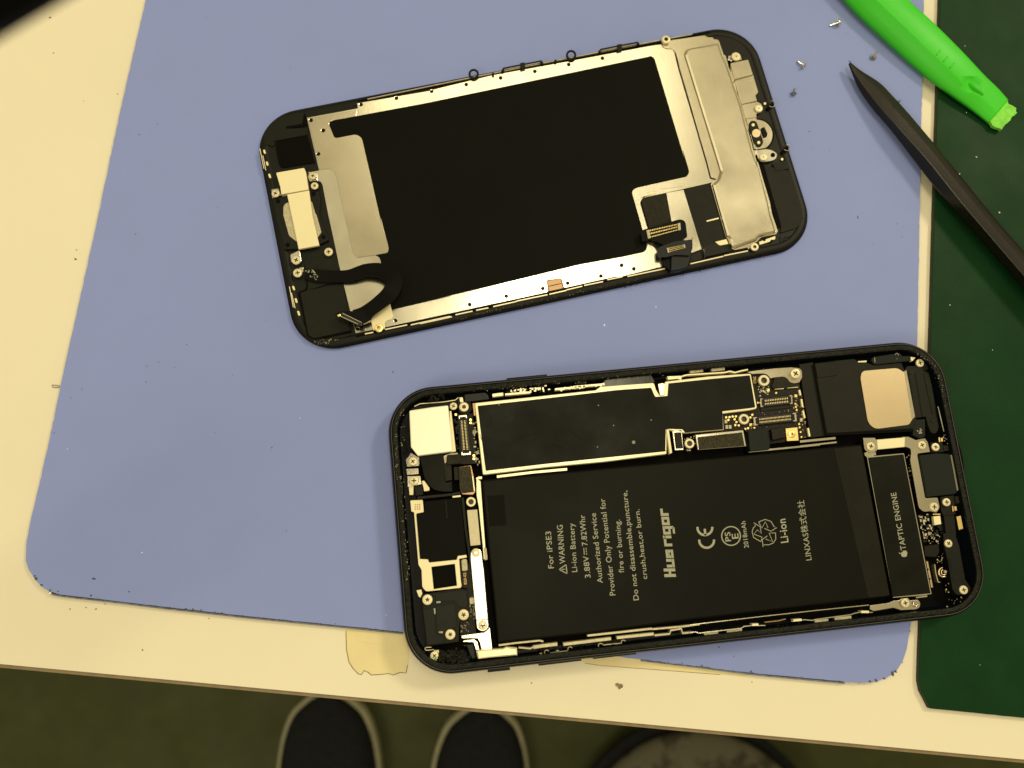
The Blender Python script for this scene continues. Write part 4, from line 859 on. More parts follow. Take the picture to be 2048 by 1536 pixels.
# two connector flexes folded over the edge
Z5('flex_tail', [(520, 1060), (730, 1010), (740, 1060), (700, 1205), (600, 1235), (520, 1245)], 5.2, 3.3, 'flexblue', bev=.3)
Z5('flex_tail', [(330, 930), (480, 980), (520, 1080), (520, 1240), (440, 1180), (385, 1000)], 4.6, 3.3, 'flex', bev=.2)
c1 = Z5('flex_connector', [(212, 832, 14), (240, 815, 10), (620, 705, 30), (672, 730, 30), (690, 890, 10), (620, 930, 14), (450, 975), (320, 915), (225, 940, 14)], 5.6, 5.35, 'flex', bev=.05)
def pinrow(parent, quad, z, npin, m='gold'):
    a, b, c, d = q('Z5', *quad)
    def at(u, v): return lerp(lerp(a, b, u), lerp(d, c, u), v)
    multi('end_guard', [[at(-.06, -.1), at(.03, -.1), at(.03, 1.1), at(-.06, 1.1)], [at(.97, -.1), at(1.06, -.1), at(1.06, 1.1), at(.97, 1.1)]], z+.3, z-.1, 'rough', parent)
    multi('pin_row', [[at((k+.3)/npin, v0), at((k+.7)/npin, v0), at((k+.7)/npin, v1), at((k+.3)/npin, v1)] for k in range(npin) for v0, v1 in ((-.05, .15), (.38, .60), (.88, 1.05))], z+.16, z-.05, m, parent, .01)
pinrow(c1, [(290, 825), (600, 755), (605, 815), (305, 895)], 5.6, 18)
c2 = Z5('flex_connector', [(385, 1005, 14), (420, 985, 14), (560, 935), (740, 915, 12), (745, 1000), (715, 1080), (560, 1075), (470, 1100), (390, 1095, 10)], 5.9, 5.6, 'flexblue', bev=.05)
pinrow(c2, [(490, 1005), (655, 970), (660, 1000), (500, 1045)], 5.9, 13)
scatter('loose_threads', q('Z5', (690, 890), (750, 900), (745, 930), (700, 930)), 12, .05, .25, 5.95, 'flex', dp)
scatter('solder_marks', q('Z5', (830, 1000), (880, 960), (870, 1110), (835, 1110)), 12, .08, .25, 3.75, 'rough', dp)
# bottom edge strips
for fr, pts in (('Z2', [(1080, 1352), (1175, 1334)]), ('Z2', [(1310, 1302), (1560, 1250)]), ('Z2', [(1600, 1250), (2048, 1152)]), ('Z6', [(0, 685), (260, 628)]), ('Z6', [(290, 612), (430, 582)]), ('Z6', [(460, 575), (560, 555)]), ('Z6', [(600, 545), (790, 503)]),
                ('Z6', [(790, 500), (1045, 447)]), ('Z6', [(1060, 444), (1200, 412)]), ('Z6', [(1200, 408), (1330, 378)]), ('Z6', [(1345, 372), (1500, 340)]), ('Z6', [(1535, 325), (1660, 300)]), ('Z6', [(1700, 298), (2048, 225)]), ('Z5', [(720, 1165), (1060, 1087)]), ('Z5', [(1065, 1082), (1310, 1032)])):
    rail('edge_strip', q(fr, *pts), 2.2, 3.55, 2.8, 'shield', dp, .02)
rail('inner_trough', q('F', (712, 673), (960, 618), (1240, 556), (1500, 500)), 4, 3.24, 3.0, 'pit', dp, 0)
scatter('adhesive_residue', q('F', (1240, 577), (1240, 566), (1400, 535), (1590, 490), (1612, 440), (1600, 480), (1545, 508), (1400, 543)), 150, .12, .4, 3.15, 'gunk', dp)
scatter('adhesive_residue', q('F', (625, 683), (660, 678), (1240, 561), (1240, 572), (700, 686), (650, 690)), 150, .12, .4, 3.15, 'gunk', dp)
scatter('adhesive_glints', q('Z2', (470, 1440), (540, 1430), (780, 1390), (830, 1430), (600, 1490), (520, 1480)), 36, .06, .25, 3.25, 'rough', dp)
scatter('adhesive_glints', q('Z6', (280, 640), (1800, 310), (1800, 330), (280, 665)), 90, .05, .16, 3.3, 'rough', dp)
# top edge clips
rail('top_rail', q('F', (735, 198), (850, 174), (1060, 131), (1320, 80), (1385, 68)), 1.6, 3.6, 2.9, 'rough', dp)
rail('top_trough', q('F', (716, 203), (1060, 138), (1420, 64)), 4.0, 3.26, 3.0, 'pit', dp, 0)
def loop(cx, cy, r, fr='Z3', z=4.0): return wire('clip_ring', [(x, y, z) for x, y in q(fr, *circ(cx, cy, r, 18))], .30, 'plastic', dp, True)
loop(443, 492, 38); loop(1330, 320, 38)
for pts in ([(700, 470), (712, 440), (1060, 372), (1075, 400)], [(1585, 298), (1598, 268), (1935, 203), (1950, 230)]):
    wire('clip_frame', [(x, y, 4.0) for x, y in q('Z3', *pts)], .2, 'plastic', dp)
    wire('clip_frame', [(x, y+2.6, 3.8) for x, y in q('Z3', *[(p[0]+5, p[1]) for p in pts[1:3]])], .12, 'rough', dp)
for c in ((888, 408), (1770, 240)): piece('clip_block', q('Z3', (c[0]-22, c[1]-18, 5), (c[0]+20, c[1]-25, 5), (c[0]+24, c[1]+30), (c[0]-20, c[1]+40)), 4.2, 3, 'plastic', dp, .1)
for c in ((710, 455), (1062, 385), (1590, 285), (1940, 215), (620, 490), (1188, 372)): dots('clip_stud', 'Z3', [c], 12, 4.1, 'plastic', dp, h=1)
screw('Z4', 390, 205, 56, 4.6, dp, 'hole', h=.9)
for c in ((1530, 905), (1690, 1375)):
    wire('side_loop', [(x, y, 4.0) for x, y in q('Z4', *arcpts(c[0], c[1], 34, -110, 150, 12))], .13, 'darksteel', dp)
    piece('side_tab', q('Z4', (c[0]-60, c[1]+40), (c[0]-10, c[1]-10), (c[0]+20, c[1]-20), (c[0]+20, c[1]+20), (c[0]-40, c[1]+70)), 3.6, 3.0, 'pit', dp, .05)
# home button group
Z4 = lambda name, pts, z1, z0, m, **k: piece(name, q('Z4', *pts), z1, z0, m, k.pop('parent', dp), **k)
Z4('dark_gap', [(1035, 440), (1075, 440), (1250, 1060), (1365, 1450), (1345, 1450), (1200, 910)], 3.24, 3.1, 'pit', bev=0)
hb = Z4('home_bracket', [(1085, 462), (1275, 425), (1328, 590), (1130, 640), (1085, 470)], 4.6, 3.2, 'steeldull', bev=.12)
Z4('bracket_step', [(1130, 640), (1330, 595), (1338, 625), (1138, 662)], 4.05, 3.2, 'rough', parent=hb, bev=.05)
Z4('bracket_plate', [(1132, 658), (1338, 620, 10), (1386, 780, 14), (1355, 812), (1372, 872), (1208, 908)], 4.5, 3.2, 'steeldull', parent=hb, bev=.12)
Z4('bracket_foot', [(1208, 912), (1372, 878), (1420, 905, 25), (1438, 950, 25), (1420, 995, 25), (1362, 1010, 14), (1366, 1052), (1250, 1062)], 4.2, 3.2, 'steeldull', parent=hb, bev=.1)
Z4('home_button', arcpts(1375, 1240, 178, -95, 62, 20) + [(1330, 1395), (1260, 1080)], 3.75, 3.1, 'pit', bev=0)
Z4('button_disc', arcpts(1372, 1240, 166, -92, 60, 20) + [(1340, 1390), (1262, 1085)], 3.95, 3.1, 'steeldull', bev=.08)
Z4('button_flex', [(1250, 1060), (1362, 1052), (1470, 1378), (1360, 1396)], 4.05, 3.2, 'steeldull', bev=.08)
Z4('dark_chip', [(1412, 1165, 12), (1450, 1150, 14), (1482, 1225), (1480, 1255, 12), (1440, 1262, 14), (1418, 1210)], 4.3, 3.8, 'flex', bev=.05)
pl = Z4('rubber_pad', [(1278, 1120, 40), (1310, 1080, 40), (1362, 1090, 40), (1395, 1180), (1440, 1310, 40), (1420, 1362, 40), (1368, 1368, 40), (1340, 1320), (1290, 1180)], 4.35, 3.9, 'plasticgrey', bev=.08)
dots('rivet', 'Z4', [(1328, 1130), (1388, 1320)], 17, 4.42, 'cream', pl, h=.1); dots('rivet', 'Z4', [(1362, 1220)], 46, 4.5, 'goldplate', pl, h=.15)
Z4('end_tab', [(1360, 1402), (1470, 1390, 10), (1530, 1400, 30), (1592, 1440, 40), (1575, 1500, 40), (1520, 1520), (1420, 1530, 30), (1385, 1500, 20)], 4.1, 3.2, 'steel', bev=.1)
dots('dark_hole', 'Z4', [(1540, 1455)], 25, 4.13, 'pit', dp, h=.03)
Z4('screw_tab', [(1060, 385), (1110, 380), (1200, 400), (1205, 430), (1100, 440), (1055, 430)], 3.9, 3.1, 'steel', bev=.08)
for x, y, r in ((1145, 390, 58), (1388, 950, 48), (1438, 1475, 46)): screw('Z4', x, y, r, 4.7, dp, 'dot')
dots('white_dot', 'Z4', [(1455, 900), (1640, 1500)], 14, 3.4, 'cream', dp, h=.15)
Z4('black_stud', [(1360, 820, 8), (1400, 800, 8), (1418, 870, 8), (1385, 890, 8)], 4.2, 3.2, 'plastic', bev=.1)
Z5('black_gap', [(1368, 0), (1400, 10), (1410, 110), (1470, 150, 10), (1560, 465), (1612, 640), (1648, 790), (1615, 805), (1540, 530)], 3.24, 3.1, 'pit', bev=0)
Z5('frame_step', [(1475, 160), (1730, 210), (1840, 560), (1880, 700), (1810, 800, 30), (1640, 850, 10), (1650, 780), (1612, 640), (1560, 465)], 3.36, 3.1, 'plasticgrey', bev=.06)
Z5('frame_step', [(1560, 140), (1700, 110), (1735, 190), (1600, 215, 12)], 3.5, 3.1, 'plasticgrey', bev=.05)
wire('frame_line', [(x, y, 3.3) for x, y in q('Z5', (1640, 880), (1650, 945), (1680, 940), (1685, 895), (1760, 880))], .08, 'plasticgrey', dp)
# earpiece group
Z1 = lambda name, pts, z1, z0, m, **k: piece(name, q('Z1', *pts), z1, z0, m, k.pop('parent', dp), **k)
Z2 = lambda name, pts, z1, z0, m, **k: piece(name, q('Z2', *pts), z1, z0, m, k.pop('parent', dp), **k)
Z1('camera_window', [(340, 608, 16), (370, 585, 10), (715, 522), (795, 825), (420, 885, 24), (385, 850, 20)], 3.26, 3.0, 'pit', bev=0)
Z1('frame_step', [(205, 520, 60), (300, 365, 60), (470, 285), (680, 275), (690, 310), (650, 390), (470, 420), (460, 440), (720, 430), (710, 510), (330, 580), (330, 640), (225, 620)], 3.34, 3.1, 'plasticgrey', bev=.06)
Z1('dark_slot', [(472, 412), (650, 382), (672, 268), (690, 262), (712, 390), (700, 405), (480, 440)], 3.37, 3.2, 'pit', bev=0)
Z1('frame_bar', [(680, 262), (1170, 150), (1285, 205), (700, 312)], 3.4, 3.1, 'plastic', bev=.05)
eb = Z1('earpiece_body', [(318, 1240), (470, 1185), (850, 1120), (900, 1230), (975, 1536)] + [], 3.7, 3.1, 'plastic', bev=.1) if False else piece('earpiece_body', q('Z1', (318, 1242, 10), (740, 1150, 10), (838, 1150, 10), (850, 1230)) + q('Z2', (560, 0), (668, 285, 10), (575, 330), (325, 388), (165, 390, 10), (60, 0)), 3.9, 3.0, 'plastic', dp, .12)
piece('speaker_mesh', q('Z1', (435, 1320, 20), (470, 1280, 20), (760, 1265, 14), (800, 1400)) + q('Z2', (530, 0), (585, 195, 10), (545, 250), (300, 300), (215, 235, 20), (150, 0)), 4.1, 3.6, 'rough', eb, .1)
for fr, c in (('Z1', (375, 1265)), ('Z1', (778, 1182)), ('Z2', (200, 340)), ('Z2', (608, 250))): dots('dark_hole', fr, [c], 26, 3.94, 'pit', eb, h=.03)
Z1('silver_cover', [(352, 940, 12), (672, 884, 10), (690, 925), (722, 1132), (412, 1187), (400, 1100)], 4.9, 3.3, 'cream', bev=.12)
piece('silver_strip', q('Z1', (478, 1188), (728, 1142)) + q('Z2', (480, 0), (560, 345), (325, 388), (245, 0)), 4.8, 4.0, 'cream', dp, .1)
for x, y, r in ((770, 975, 46), (790, 1087, 46), (345, 1175, 48)): screw('Z1', x, y, r, 4.5, dp)
Z1('screw_tab', [(720, 930, 10), (815, 935, 20), (825, 1030, 20), (740, 1040, 10)], 3.9, 3.1, 'steel', bev=.06)
Z1('screw_tab', [(300, 1130, 10), (380, 1120), (410, 1200), (310, 1230, 10)], 3.8, 3.1, 'steel', bev=.06)
for x, y, r in ((665, 417, 52), (297, 512, 54), (312, 657, 54)): screw('Z2', x, y, r, 4.5, dp)
Z2('screw_tab', [(230, 450, 14), (335, 400, 10), (345, 450), (358, 530, 20), (300, 575, 20), (240, 530)], 3.9, 3.2, 'steel', bev=.08)
Z2('screw_tab', [(330, 600, 8), (382, 592), (375, 650), (340, 680)], 3.8, 3.2, 'steel', bev=.05)
Z2('sensor_bed', [(380, 500), (560, 470), (740, 440), (790, 590), (800, 740), (420, 860, 14), (415, 620)], 3.4, 3.1, 'plasticgrey', bev=.06)
Z2('black_panel', [(330, 895, 20), (420, 855, 20), (830, 775), (910, 1320), (500, 1405, 20), (432, 1360, 20)], 3.5, 3.1, 'plasticgrey', bev=.06)
Z2('panel_gap', [(312, 880), (400, 845), (415, 800), (405, 700), (420, 700), (432, 810, 10), (425, 850), (345, 885), (440, 1370), (500, 1400), (920, 1310), (930, 1330), (490, 1418), (425, 1380)], 3.53, 3.2, 'pit', bev=0)
for fr, cs in (('Z1', [((215, 680), (228, 725)), ((246, 815), (258, 860)), ((273, 955), (288, 1002))]), ('Z2', [((260, 808), (276, 856)), ((290, 948), (304, 1000)), ((318, 1092), (334, 1145))])):
    for a, b in cs: piece('contact_slot', rounded([(p[0], p[1], 2) for p in [tuple(v) for v in (lambda A, B: [(A[0]-2, A[1]), (A[0]+2, A[1]-.6), (B[0]+2, B[1]-.6), (B[0]-2, B[1])])(*q(fr, a, b))]]), 3.5, 3.1, 'cream', dp, .02)
for fr, a, b in (('Z1', (168, 665), (215, 892)), ('Z1', (202, 745), (237, 912)), ('Z2', (220, 815), (265, 1050)), ('Z2', (243, 885), (285, 1058))): rail('contact_line', q(fr, a, b), 1.3, 3.45, 3.1, 'shield', dp, .01)
# sensor flex loop
pts = [(x, y, z, w*.17578) for (x, y), z, w in zip(q('Z2', (400, 670), (520, 690), (700, 700), (900, 692), (1100, 628), (1290, 640), (1405, 740), (1370, 880), (1230, 1010), (1080, 1110), (960, 1150)), (3.9, 4.0, 4.2, 4.8, 5.6, 6.4, 7.0, 7.2, 6.6, 6.0, 5.8), (115, 150, 145, 148, 155, 178, 195, 188, 168, 155, 145))]
fl_ = ribbon('sensor_cable', pts, 'flex', dp)
scatter('cable_print', q('Z2', (400, 620), (470, 640), (560, 700), (530, 740), (440, 690)), 16, .12, .3, 4.15, 'printdim', fl_, True, .1)
piece('cable_mark', q('Z2', (470, 618), (495, 628), (522, 665), (500, 660)), 4.22, 4.1, 'print', fl_, .01)
piece('cable_end', q('Z2', (730, 1130), (790, 1098), (1000, 1090), (1180, 1130), (1150, 1190), (1090, 1225), (1020, 1235)), 6.1, 5.9, 'flex', fl_, .03)
ce = piece('cable_connector', q('Z2', (785, 1115, 8), (830, 1105, 8), (1050, 1215, 8), (1040, 1250, 10), (1000, 1255, 8), (780, 1150, 8)), 6.9, 6.0, 'darkmetal', fl_, .1)
rail('bright_edge', q('Z2', (800, 1150), (1000, 1240)), 1.1, 6.95, 6.2, 'rough', ce); rail('bright_edge', q('Z2', (825, 1118), (1040, 1222)), 1.1, 6.98, 6.2, 'rough', ce)
piece('bright_tab', q('Z2', (765, 1135), (800, 1125), (805, 1150), (775, 1158)), 6.95, 6.2, 'gold', ce, .03)
Z2('white_tape', [(1100, 1220), (1200, 1130), (1362, 995), (1402, 1150, 10), (1385, 1182, 14), (1325, 1200, 16), (1298, 1240, 10), (1305, 1295), (1175, 1310), (1150, 1205), (1060, 1240)], 3.85, 3.5, 'cream', bev=.03)
screw('Z2', 1237, 1285, 52, 4.4, dp, 'hole', 'gold', h=.8)
Z6_ = piece('brown_block', q('Z6', (1038, 335, 10), (1152, 310, 12), (1172, 395), (1058, 420, 8)), 3.6, 3.0, 'copper', dp, .05)
rail('dark_seam', q('Z6', (1050, 380), (1162, 355)), 1.4, 3.62, 3.5, 'pit', Z6_, 0)
Z6('oval_slot') if False else piece('oval_slot', q('Z6', (785, 412, 8), (910, 382, 8), (918, 395, 8), (795, 426, 8)), ZD+.03, ZD-.1, 'steeldull', bp, .01)

# ================================================================ TOOLS
def loft(name, secs, m, parent=None, smooth=True, capn=True):
    bm = bmesh.new(); rows = [[bm.verts.new(v) for v in s] for s in secs]; n = len(rows[0])
    for A, B in zip(rows, rows[1:]):
        for k in range(n): bm.faces.new((A[k], A[(k+1) % n], B[(k+1) % n], B[k]))
    bm.faces.new(rows[0][::-1]); bm.faces.new(rows[-1])
    return bake(name, bm, m, parent, smooth)
def resample(keys, n):
    """keys: tuples of numbers -> catmull with n steps each"""
    out = []; N_ = len(keys)
    for i in range(N_-1):
        a, b, c, d = keys[max(0, i-1)], keys[i], keys[i+1], keys[min(N_-1, i+2)]
        for s in range(n):
            t = s/n; out.append(tuple(.5*((2*b[j])+(c[j]-a[j])*t+(2*a[j]-5*b[j]+4*c[j]-d[j])*t*t+(3*b[j]-a[j]-3*c[j]+d[j])*t**3) for j in range(len(b))))
    out.append(tuple(keys[-1])); return out
# lime opening tool: left and right edge seen in the photo, thickness
lt = thing('pry_tool', P(1850, 100, ZM), 'lime green plastic opening tool with torn blade tip, across mat edge at top right', 'pry tool')
keys = []
for (lx, ly), (rx, ry), z, h in zip([(1560, -190), (1640, -80), (1705, 0), (1769, 63), (1845, 133), (1905, 183), (1950, 218), (1979, 243)],
                                   [(1680, -190), (1750, -80), (1812, 0), (1868, 52), (1925, 108), (1966, 150), (1996, 178), (2016, 200)],
                                   (8.6, 8.4, 8.2, 7.9, 7.2, 6.0, 4.9, 4.1), (5.2, 5.2, 5.2, 5.0, 4.6, 3.4, 2.5, 1.9)):
    keys.append((lx, ly, rx, ry, z, h))
secs = []
for lx, ly, rx, ry, z, h in resample(keys, 7):
    prof = [(0, -1.0), (0, -.72), (.02, -.58), (.15, -.32), (.27, -.08), (.31, -.025), (.36, 0), (.60, 0), (.84, -.04), (.92, -.10), (.975, -.26), (1, -.5), (1, -1.0)]
    sec = []
    for u, v in prof:
        zz = z+v*h; p = P(lx+(rx-lx)*u, ly+(ry-ly)*u, z-h*.45); sec.append(Vector((p.x, p.y, zz*MM)))
    secs.append(sec)
body = loft('tool_body', secs, 'lime', lt)
def cutout(target, bm):
    me = bpy.data.meshes.new('c'); bm.to_mesh(me); bm.free(); c = bpy.data.objects.new('c', me); COL.objects.link(c); c.location = origin(lt)
    md = target.modifiers.new('b', 'BOOLEAN'); md.operation = 'DIFFERENCE'; md.object = c; md.solver = 'EXACT'
    bpy.context.view_layer.update(); dg_ = bpy.context.evaluated_depsgraph_get()
    nm = bpy.data.meshes.new_from_object(target.evaluated_get(dg_)); target.modifiers.clear(); target.data = nm
    if not nm.materials: nm.materials.append(M['lime'])
    bpy.data.objects.remove(c)
(nx, ny), = q('T5', (1635, 735)); ax_ = math.atan2(-(243-63), 1979-1769)
bm = bmesh.new(); c = P(nx, ny, 5.6); bmesh.ops.create_uvsphere(bm, u_segments=24, v_segments=12, radius=1, matrix=Matrix.Translation(c+Vector((0, 0, .0014))-origin(lt)) @ Matrix.Rotation(ax_+.05, 4, 'Z') @ Matrix.Diagonal((.0042, .0027, .0020, 1)))
try: cutout(body, bm)
except Exception as ex: print('cut failed', ex)
for (x, y), zz in (((1335, 435), 7.55), ((1395, 490), 7.35), ((1450, 545), 7.1)):
    rail('grip_notch', q('T5', (x-18, y+22), (x+18, y-22)), 2.4, zz, zz-.6, 'lime', lt, .2)
for f in body.data.polygons: f.use_smooth = True
bm = bmesh.new(); c = P(nx+2, ny+3, 5.2); bmesh.ops.create_uvsphere(bm, u_segments=16, v_segments=10, radius=1, matrix=Matrix.Translation(c) @ Matrix.Rotation(ax_-.05, 4, 'Z') @ Matrix.Diagonal((.0026, .0006, .0009, 1)))
bake('raised_rib', bm, 'lime', lt, True)
tip = q('T5', (1762, 1018), (1912, 838), (1920, 870), (1945, 880), (1985, 905), (1983, 935), (1993, 945), (1978, 960), (1945, 985), (1935, 1010), (1905, 1035), (1880, 1060), (1862, 1088), (1850, 1078), (1825, 1072), (1790, 1058))
bm = bmesh.new(); prism(bm, [jag(tip, 3, .7, 4)], 3.2, 2.2, .15); bake('torn_tip', bm, 'limetorn', lt)

# black nylon pointed tool
sp_ = thing('spudger', P(1900, 360, ZM), 'black nylon pointed prying stick lying from blue mat onto green mat', 'spudger')
keys = []
for (lx, ly), (mx, my), (rx, ry), z, h in (((1697, 128), (1699, 126), (1701, 125), 4.2, .6), ((1704, 146), (1711, 150), (1722, 142), 4.4, 1.2), ((1719, 178), (1736, 184), (1758, 166), 4.9, 2.3), ((1745, 215), (1765, 220), (1783, 192), 5.6, 3.4),
                                          ((1790, 267), (1801, 262), (1815, 228), 6.3, 4.3), ((1849, 343), (1855, 321), (1864, 287), 6.9, 4.9), ((1902, 409), (1910, 390), (1925, 362), 7.2, 5.3), ((1955, 465), (1965, 456), (1990, 442), 7.4, 5.5), ((2056, 580), (2065, 572), (2090, 556), 7.5, 5.6), ((2260, 810), (2269, 803), (2295, 788), 7.6, 5.7)):
    keys.append((lx, ly, mx, my, rx, ry, z, h))
secs = []
for lx, ly, mx, my, rx, ry, z, h in resample(keys, 6):
    a = P(lx, ly, z-h*.55); b = P(rx, ry, z-h*.45); mcol = P(mx, my, z)
    # place the ridge at its own measured spot between the two edges
    sec = []
    def e(p, zz): return Vector((p.x, p.y, zz*MM))
    sec += [e(a.lerp(b, .12), z-h*.9), e(a, z-h*.66), e(a.lerp(mcol, .06), z-h*.56), e(a.lerp(mcol, .5), z-h*.28), e(a.lerp(mcol, .84), z-h*.05), e(a.lerp(mcol, .88), z-h*.008), e(a.lerp(mcol, .94), z), e(mcol.lerp(b, .03), z), e(mcol.lerp(b, .07), z-h*.015),
            e(mcol.lerp(b, .5), z-h*.10), e(mcol.lerp(b, .93), z-h*.22), e(b, z-h*.34), e(b, z-h*.6), e(b.lerp(a, .12), z-h*.9), e(a.lerp(b, .5), z-h)]
    secs.append(sec)
loft('stick_body', secs, 'nylon', sp_)
bm = bmesh.new()
for (x, y) in ((1700, 125), (1798, 205)):
    for k in range(5):
        p = P(x, y, 5.2 if x < 1750 else 6.5); tube(bm, [p, p+Vector((random.uniform(-1, 1), random.uniform(.1, 1), random.uniform(0, .5)))*.0007], .00005, 5)
bake('frayed_fibres', bm, 'nylon', sp_)

# loose screws
def loose(px, py, ax, ay, tilt, length, R, label, m='steel', flip=False):
    t = thing('loose_screw', P(px, py, ZM), label, 'screw', 'tiny loose screws on the blue mat')
    hd = screw_mesh(R*MM, .4*MM, 'cross'); hd.materials.append(M[m]); hd.materials.append(M['recess'])
    bm = bmesh.new(); n = 14; rows = []; k = 16
    for i in range(k+1):
        z = -length*MM*i/k; rr = (.32 if i % 2 else .27)*R/.85*MM*(1 if i < k-1 else .7)
        rows.append([bm.verts.new((rr*math.cos(2*math.pi*j/n), rr*math.sin(2*math.pi*j/n), z)) for j in range(n)])
    for A, B in zip(rows, rows[1:]):
        for j in range(n): bm.faces.new((A[j], A[(j+1) % n], B[(j+1) % n], B[j]))
    bm.faces.new(rows[-1])
    me = bpy.data.meshes.new('shank'); bm.to_mesh(me); bm.free(); me.materials.append(M[m])
    d = P(ax, ay, ZM)-P(px, py, ZM); d.z = 0; d = d.normalized() if d.length > 1e-7 else Vector((1, 0, 0))
    sh_dir = (d*math.cos(tilt)+Vector((0, 0, math.sin(tilt)))).normalized()          # direction the shank points
    rot = (-sh_dir).to_track_quat('Z', 'Y')
    h = R*math.cos(tilt)*MM if tilt < 1.2 else .4*MM
    for nm, msh in (('screw_head', hd), ('shank', me)):
        o = bpy.data.objects.new(nm, msh); COL.objects.link(o); o.parent = t; o.rotation_mode = 'QUATERNION'; o.rotation_quaternion = rot; o.location = (0, 0, h+.05*MM)
loose(1674, 49, 1655, 53, -.28, 2.3, .92, 'silver screw lying on its side near lime green tool, highest of the loose screws')
loose(1605, 134, 1592, 123, -.25, 2.2, .82, 'silver screw lying on its side right of the removed screen corner, head to lower right')
loose(1586, 188, 1585, 178, .75, 1.2, .75, 'darkest tiny screw on blue mat, lowest of the loose screws', 'darksteel')
loose(1746, 115, 1749, 108, 1.15, 1.5, .90, 'brassy screw standing on its head beside the tip of the black stick', 'goldplate')

# ================================================================ UNDER AND BEYOND THE TABLE
ZF = -730
def shoe(name, toe_px, heel_px, width, label, mirror=1):
    a = P(toe_px[0], toe_px[1], ZF+25); b = P(heel_px[0], heel_px[1], ZF+25); d = (b-a); d.z = 0; d.normalize(); s = Vector((-d.y, d.x, 0))*mirror
    t = thing(name, Vector((a.x, a.y, ZF*MM))+d*.13, label, 'shoe', 'pair of black slip-on shoes')
    Ln = .275
    prof = [(0, .001), (.006, .17), (.02, .35), (.05, .57), (.084, .74), (.14, .87), (.2, .95), (.29, 1.0), (.40, .93), (.5, .78), (.65, .70), (.8, .70), (.9, .66), (.96, .50), (.99, .28), (1, .001)]
    prof = [p for p in resample(prof, 3)]
    def outline(inset, z):
        L = []; R_ = []
        for u, w in prof:
            ww = max(0, w)*width/2
            uu = inset/Ln+u*(1-2*inset/Ln); ww = max(0, ww-inset)
            sk = .004*math.sin(u*3.1)
            L.append(a+d*uu*Ln+s*(ww+sk)); R_.append(a+d*uu*Ln-s*(ww-sk))
        pts = L+R_[::-1]
        return [Vector((p.x, p.y, z*MM)) for p in pts]
    loft('sole', [outline(.004, ZF+.5), outline(0, ZF+4), outline(0, ZF+24), outline(.002, ZF+27), outline(.0032, ZF+27.5), outline(.006, ZF+20)], 'sole', t)
    # upper: the dome rises from the toe to the instep, open at the ankle
    rows = []
    for f in (0, .2, .4, .6, .75, .87, .94, .98, 1.0):
        row = []
        for p0, (i, _) in zip(outline(.0034, 0), [(k, 0) for k in range(2*len(prof))]):
            k = i if i < len(prof) else 2*len(prof)-1-i; u = prof[k][0]
            topz = 27+math.sqrt(min(1, (u+.015)/.30))*24+min(1, max(0, (u-.3)/.3))*28
            c = a+d*(u*Ln*.96+.006); e_ = Vector((p0.x, p0.y, 0)); cc = Vector((c.x, c.y, 0))
            if u > .45: g = 1-.28*f*f
            else: g = math.sqrt(max(0, 1-f*f)) if f < 1 else .01
            xy = cc+(e_-cc)*g
            zz = (ZF+25)+(topz-25)*math.sin(f*math.pi/2)
            row.append(Vector((xy.x, xy.y, zz*MM)))
        rows.append(row)
    bm = bmesh.new(); R2 = [[bm.verts.new(v) for v in r] for r in rows]; n = len(R2[0])
    for A, B in zip(R2, R2[1:]):
        for k in range(n):
            try: bm.faces.new((A[k], A[(k+1) % n], B[(k+1) % n], B[k]))
            except ValueError: pass
    bmesh.ops.remove_doubles(bm, verts=bm.verts, dist=.0012)
    up = bake('upper', bm, 'shoe', t, True); sm = up.modifiers.new('s', 'SOLIDIFY'); sm.thickness = .002
    ins = outline(.012, ZF+30); bm = bmesh.new(); bm.faces.new([bm.verts.new(v) for v in ins]); bake('insole', bm, 'lining', t)
    # toe seam
    return t
shoe('shoe', (655, 1378), (648, 1700), .102, 'black slip-on shoe with pale sole rim on floor, left one of the pair')
shoe('shoe', (965, 1404), (966, 1730), .100, 'black slip-on shoe with pale sole rim on floor, right one of the pair', -1)
# round stool
c = P(1403, 1729, ZF+60); stl = thing('stool', Vector((c.x, c.y, ZF*MM)), 'low round stool with mottled grey seat and dark rim on floor, right of the shoes', 'stool')
def lathe(name, prof, m, c, parent, n=64):
    bm = bmesh.new(); rg = [[bm.verts.new((c.x+r*math.cos(2*math.pi*k/n), c.y+r*math.sin(2*math.pi*k/n), z)) for k in range(n)] for r, z in prof]
    for A, B in zip(rg, rg[1:]):
        for k in range(n): bm.faces.new((A[k], A[(k+1) % n], B[(k+1) % n], B[k]))
    bm.faces.new(rg[-1]); bm.faces.new(rg[0][::-1]); return bake(name, bm, m, parent, True)
z0 = (ZF)*MM
lathe('seat', [(.112, z0+.045), (.118, z0+.05), (.118, z0+.058), (.112, z0+.063), (.09, z0+.066), (.04, z0+.067)], 'mottle', c, stl)
lathe('rim', [(.105, z0+.03), (.128, z0+.032), (.130, z0+.045), (.126, z0+.05), (.119, z0+.046)], 'shoe', c, stl)
for k in range(4):
    th = k*math.pi/2+.4; p = Vector((c.x+.09*math.cos(th), c.y+.09*math.sin(th), 0)); lathe('leg', [(.012, z0+.0005), (.012, z0+.032)], 'darkmetal', p, stl, 16)

# black arm close to the lens at the top left
ar = thing('lamp_arm', Vector((-.075, .085, .155)), 'blurred black arm hanging over table at extreme top left corner', 'lamp arm')
pA, pB = P(-355, 70, 166), P(165, -230, 166)
bm = bmesh.new(); dd = (pB-pA).normalized()
tube(bm, [pA-dd*.12, pA, pB, pB+dd*.12], [.0048]*4, 24); bake('arm_tube', bm, 'arm', ar, True)

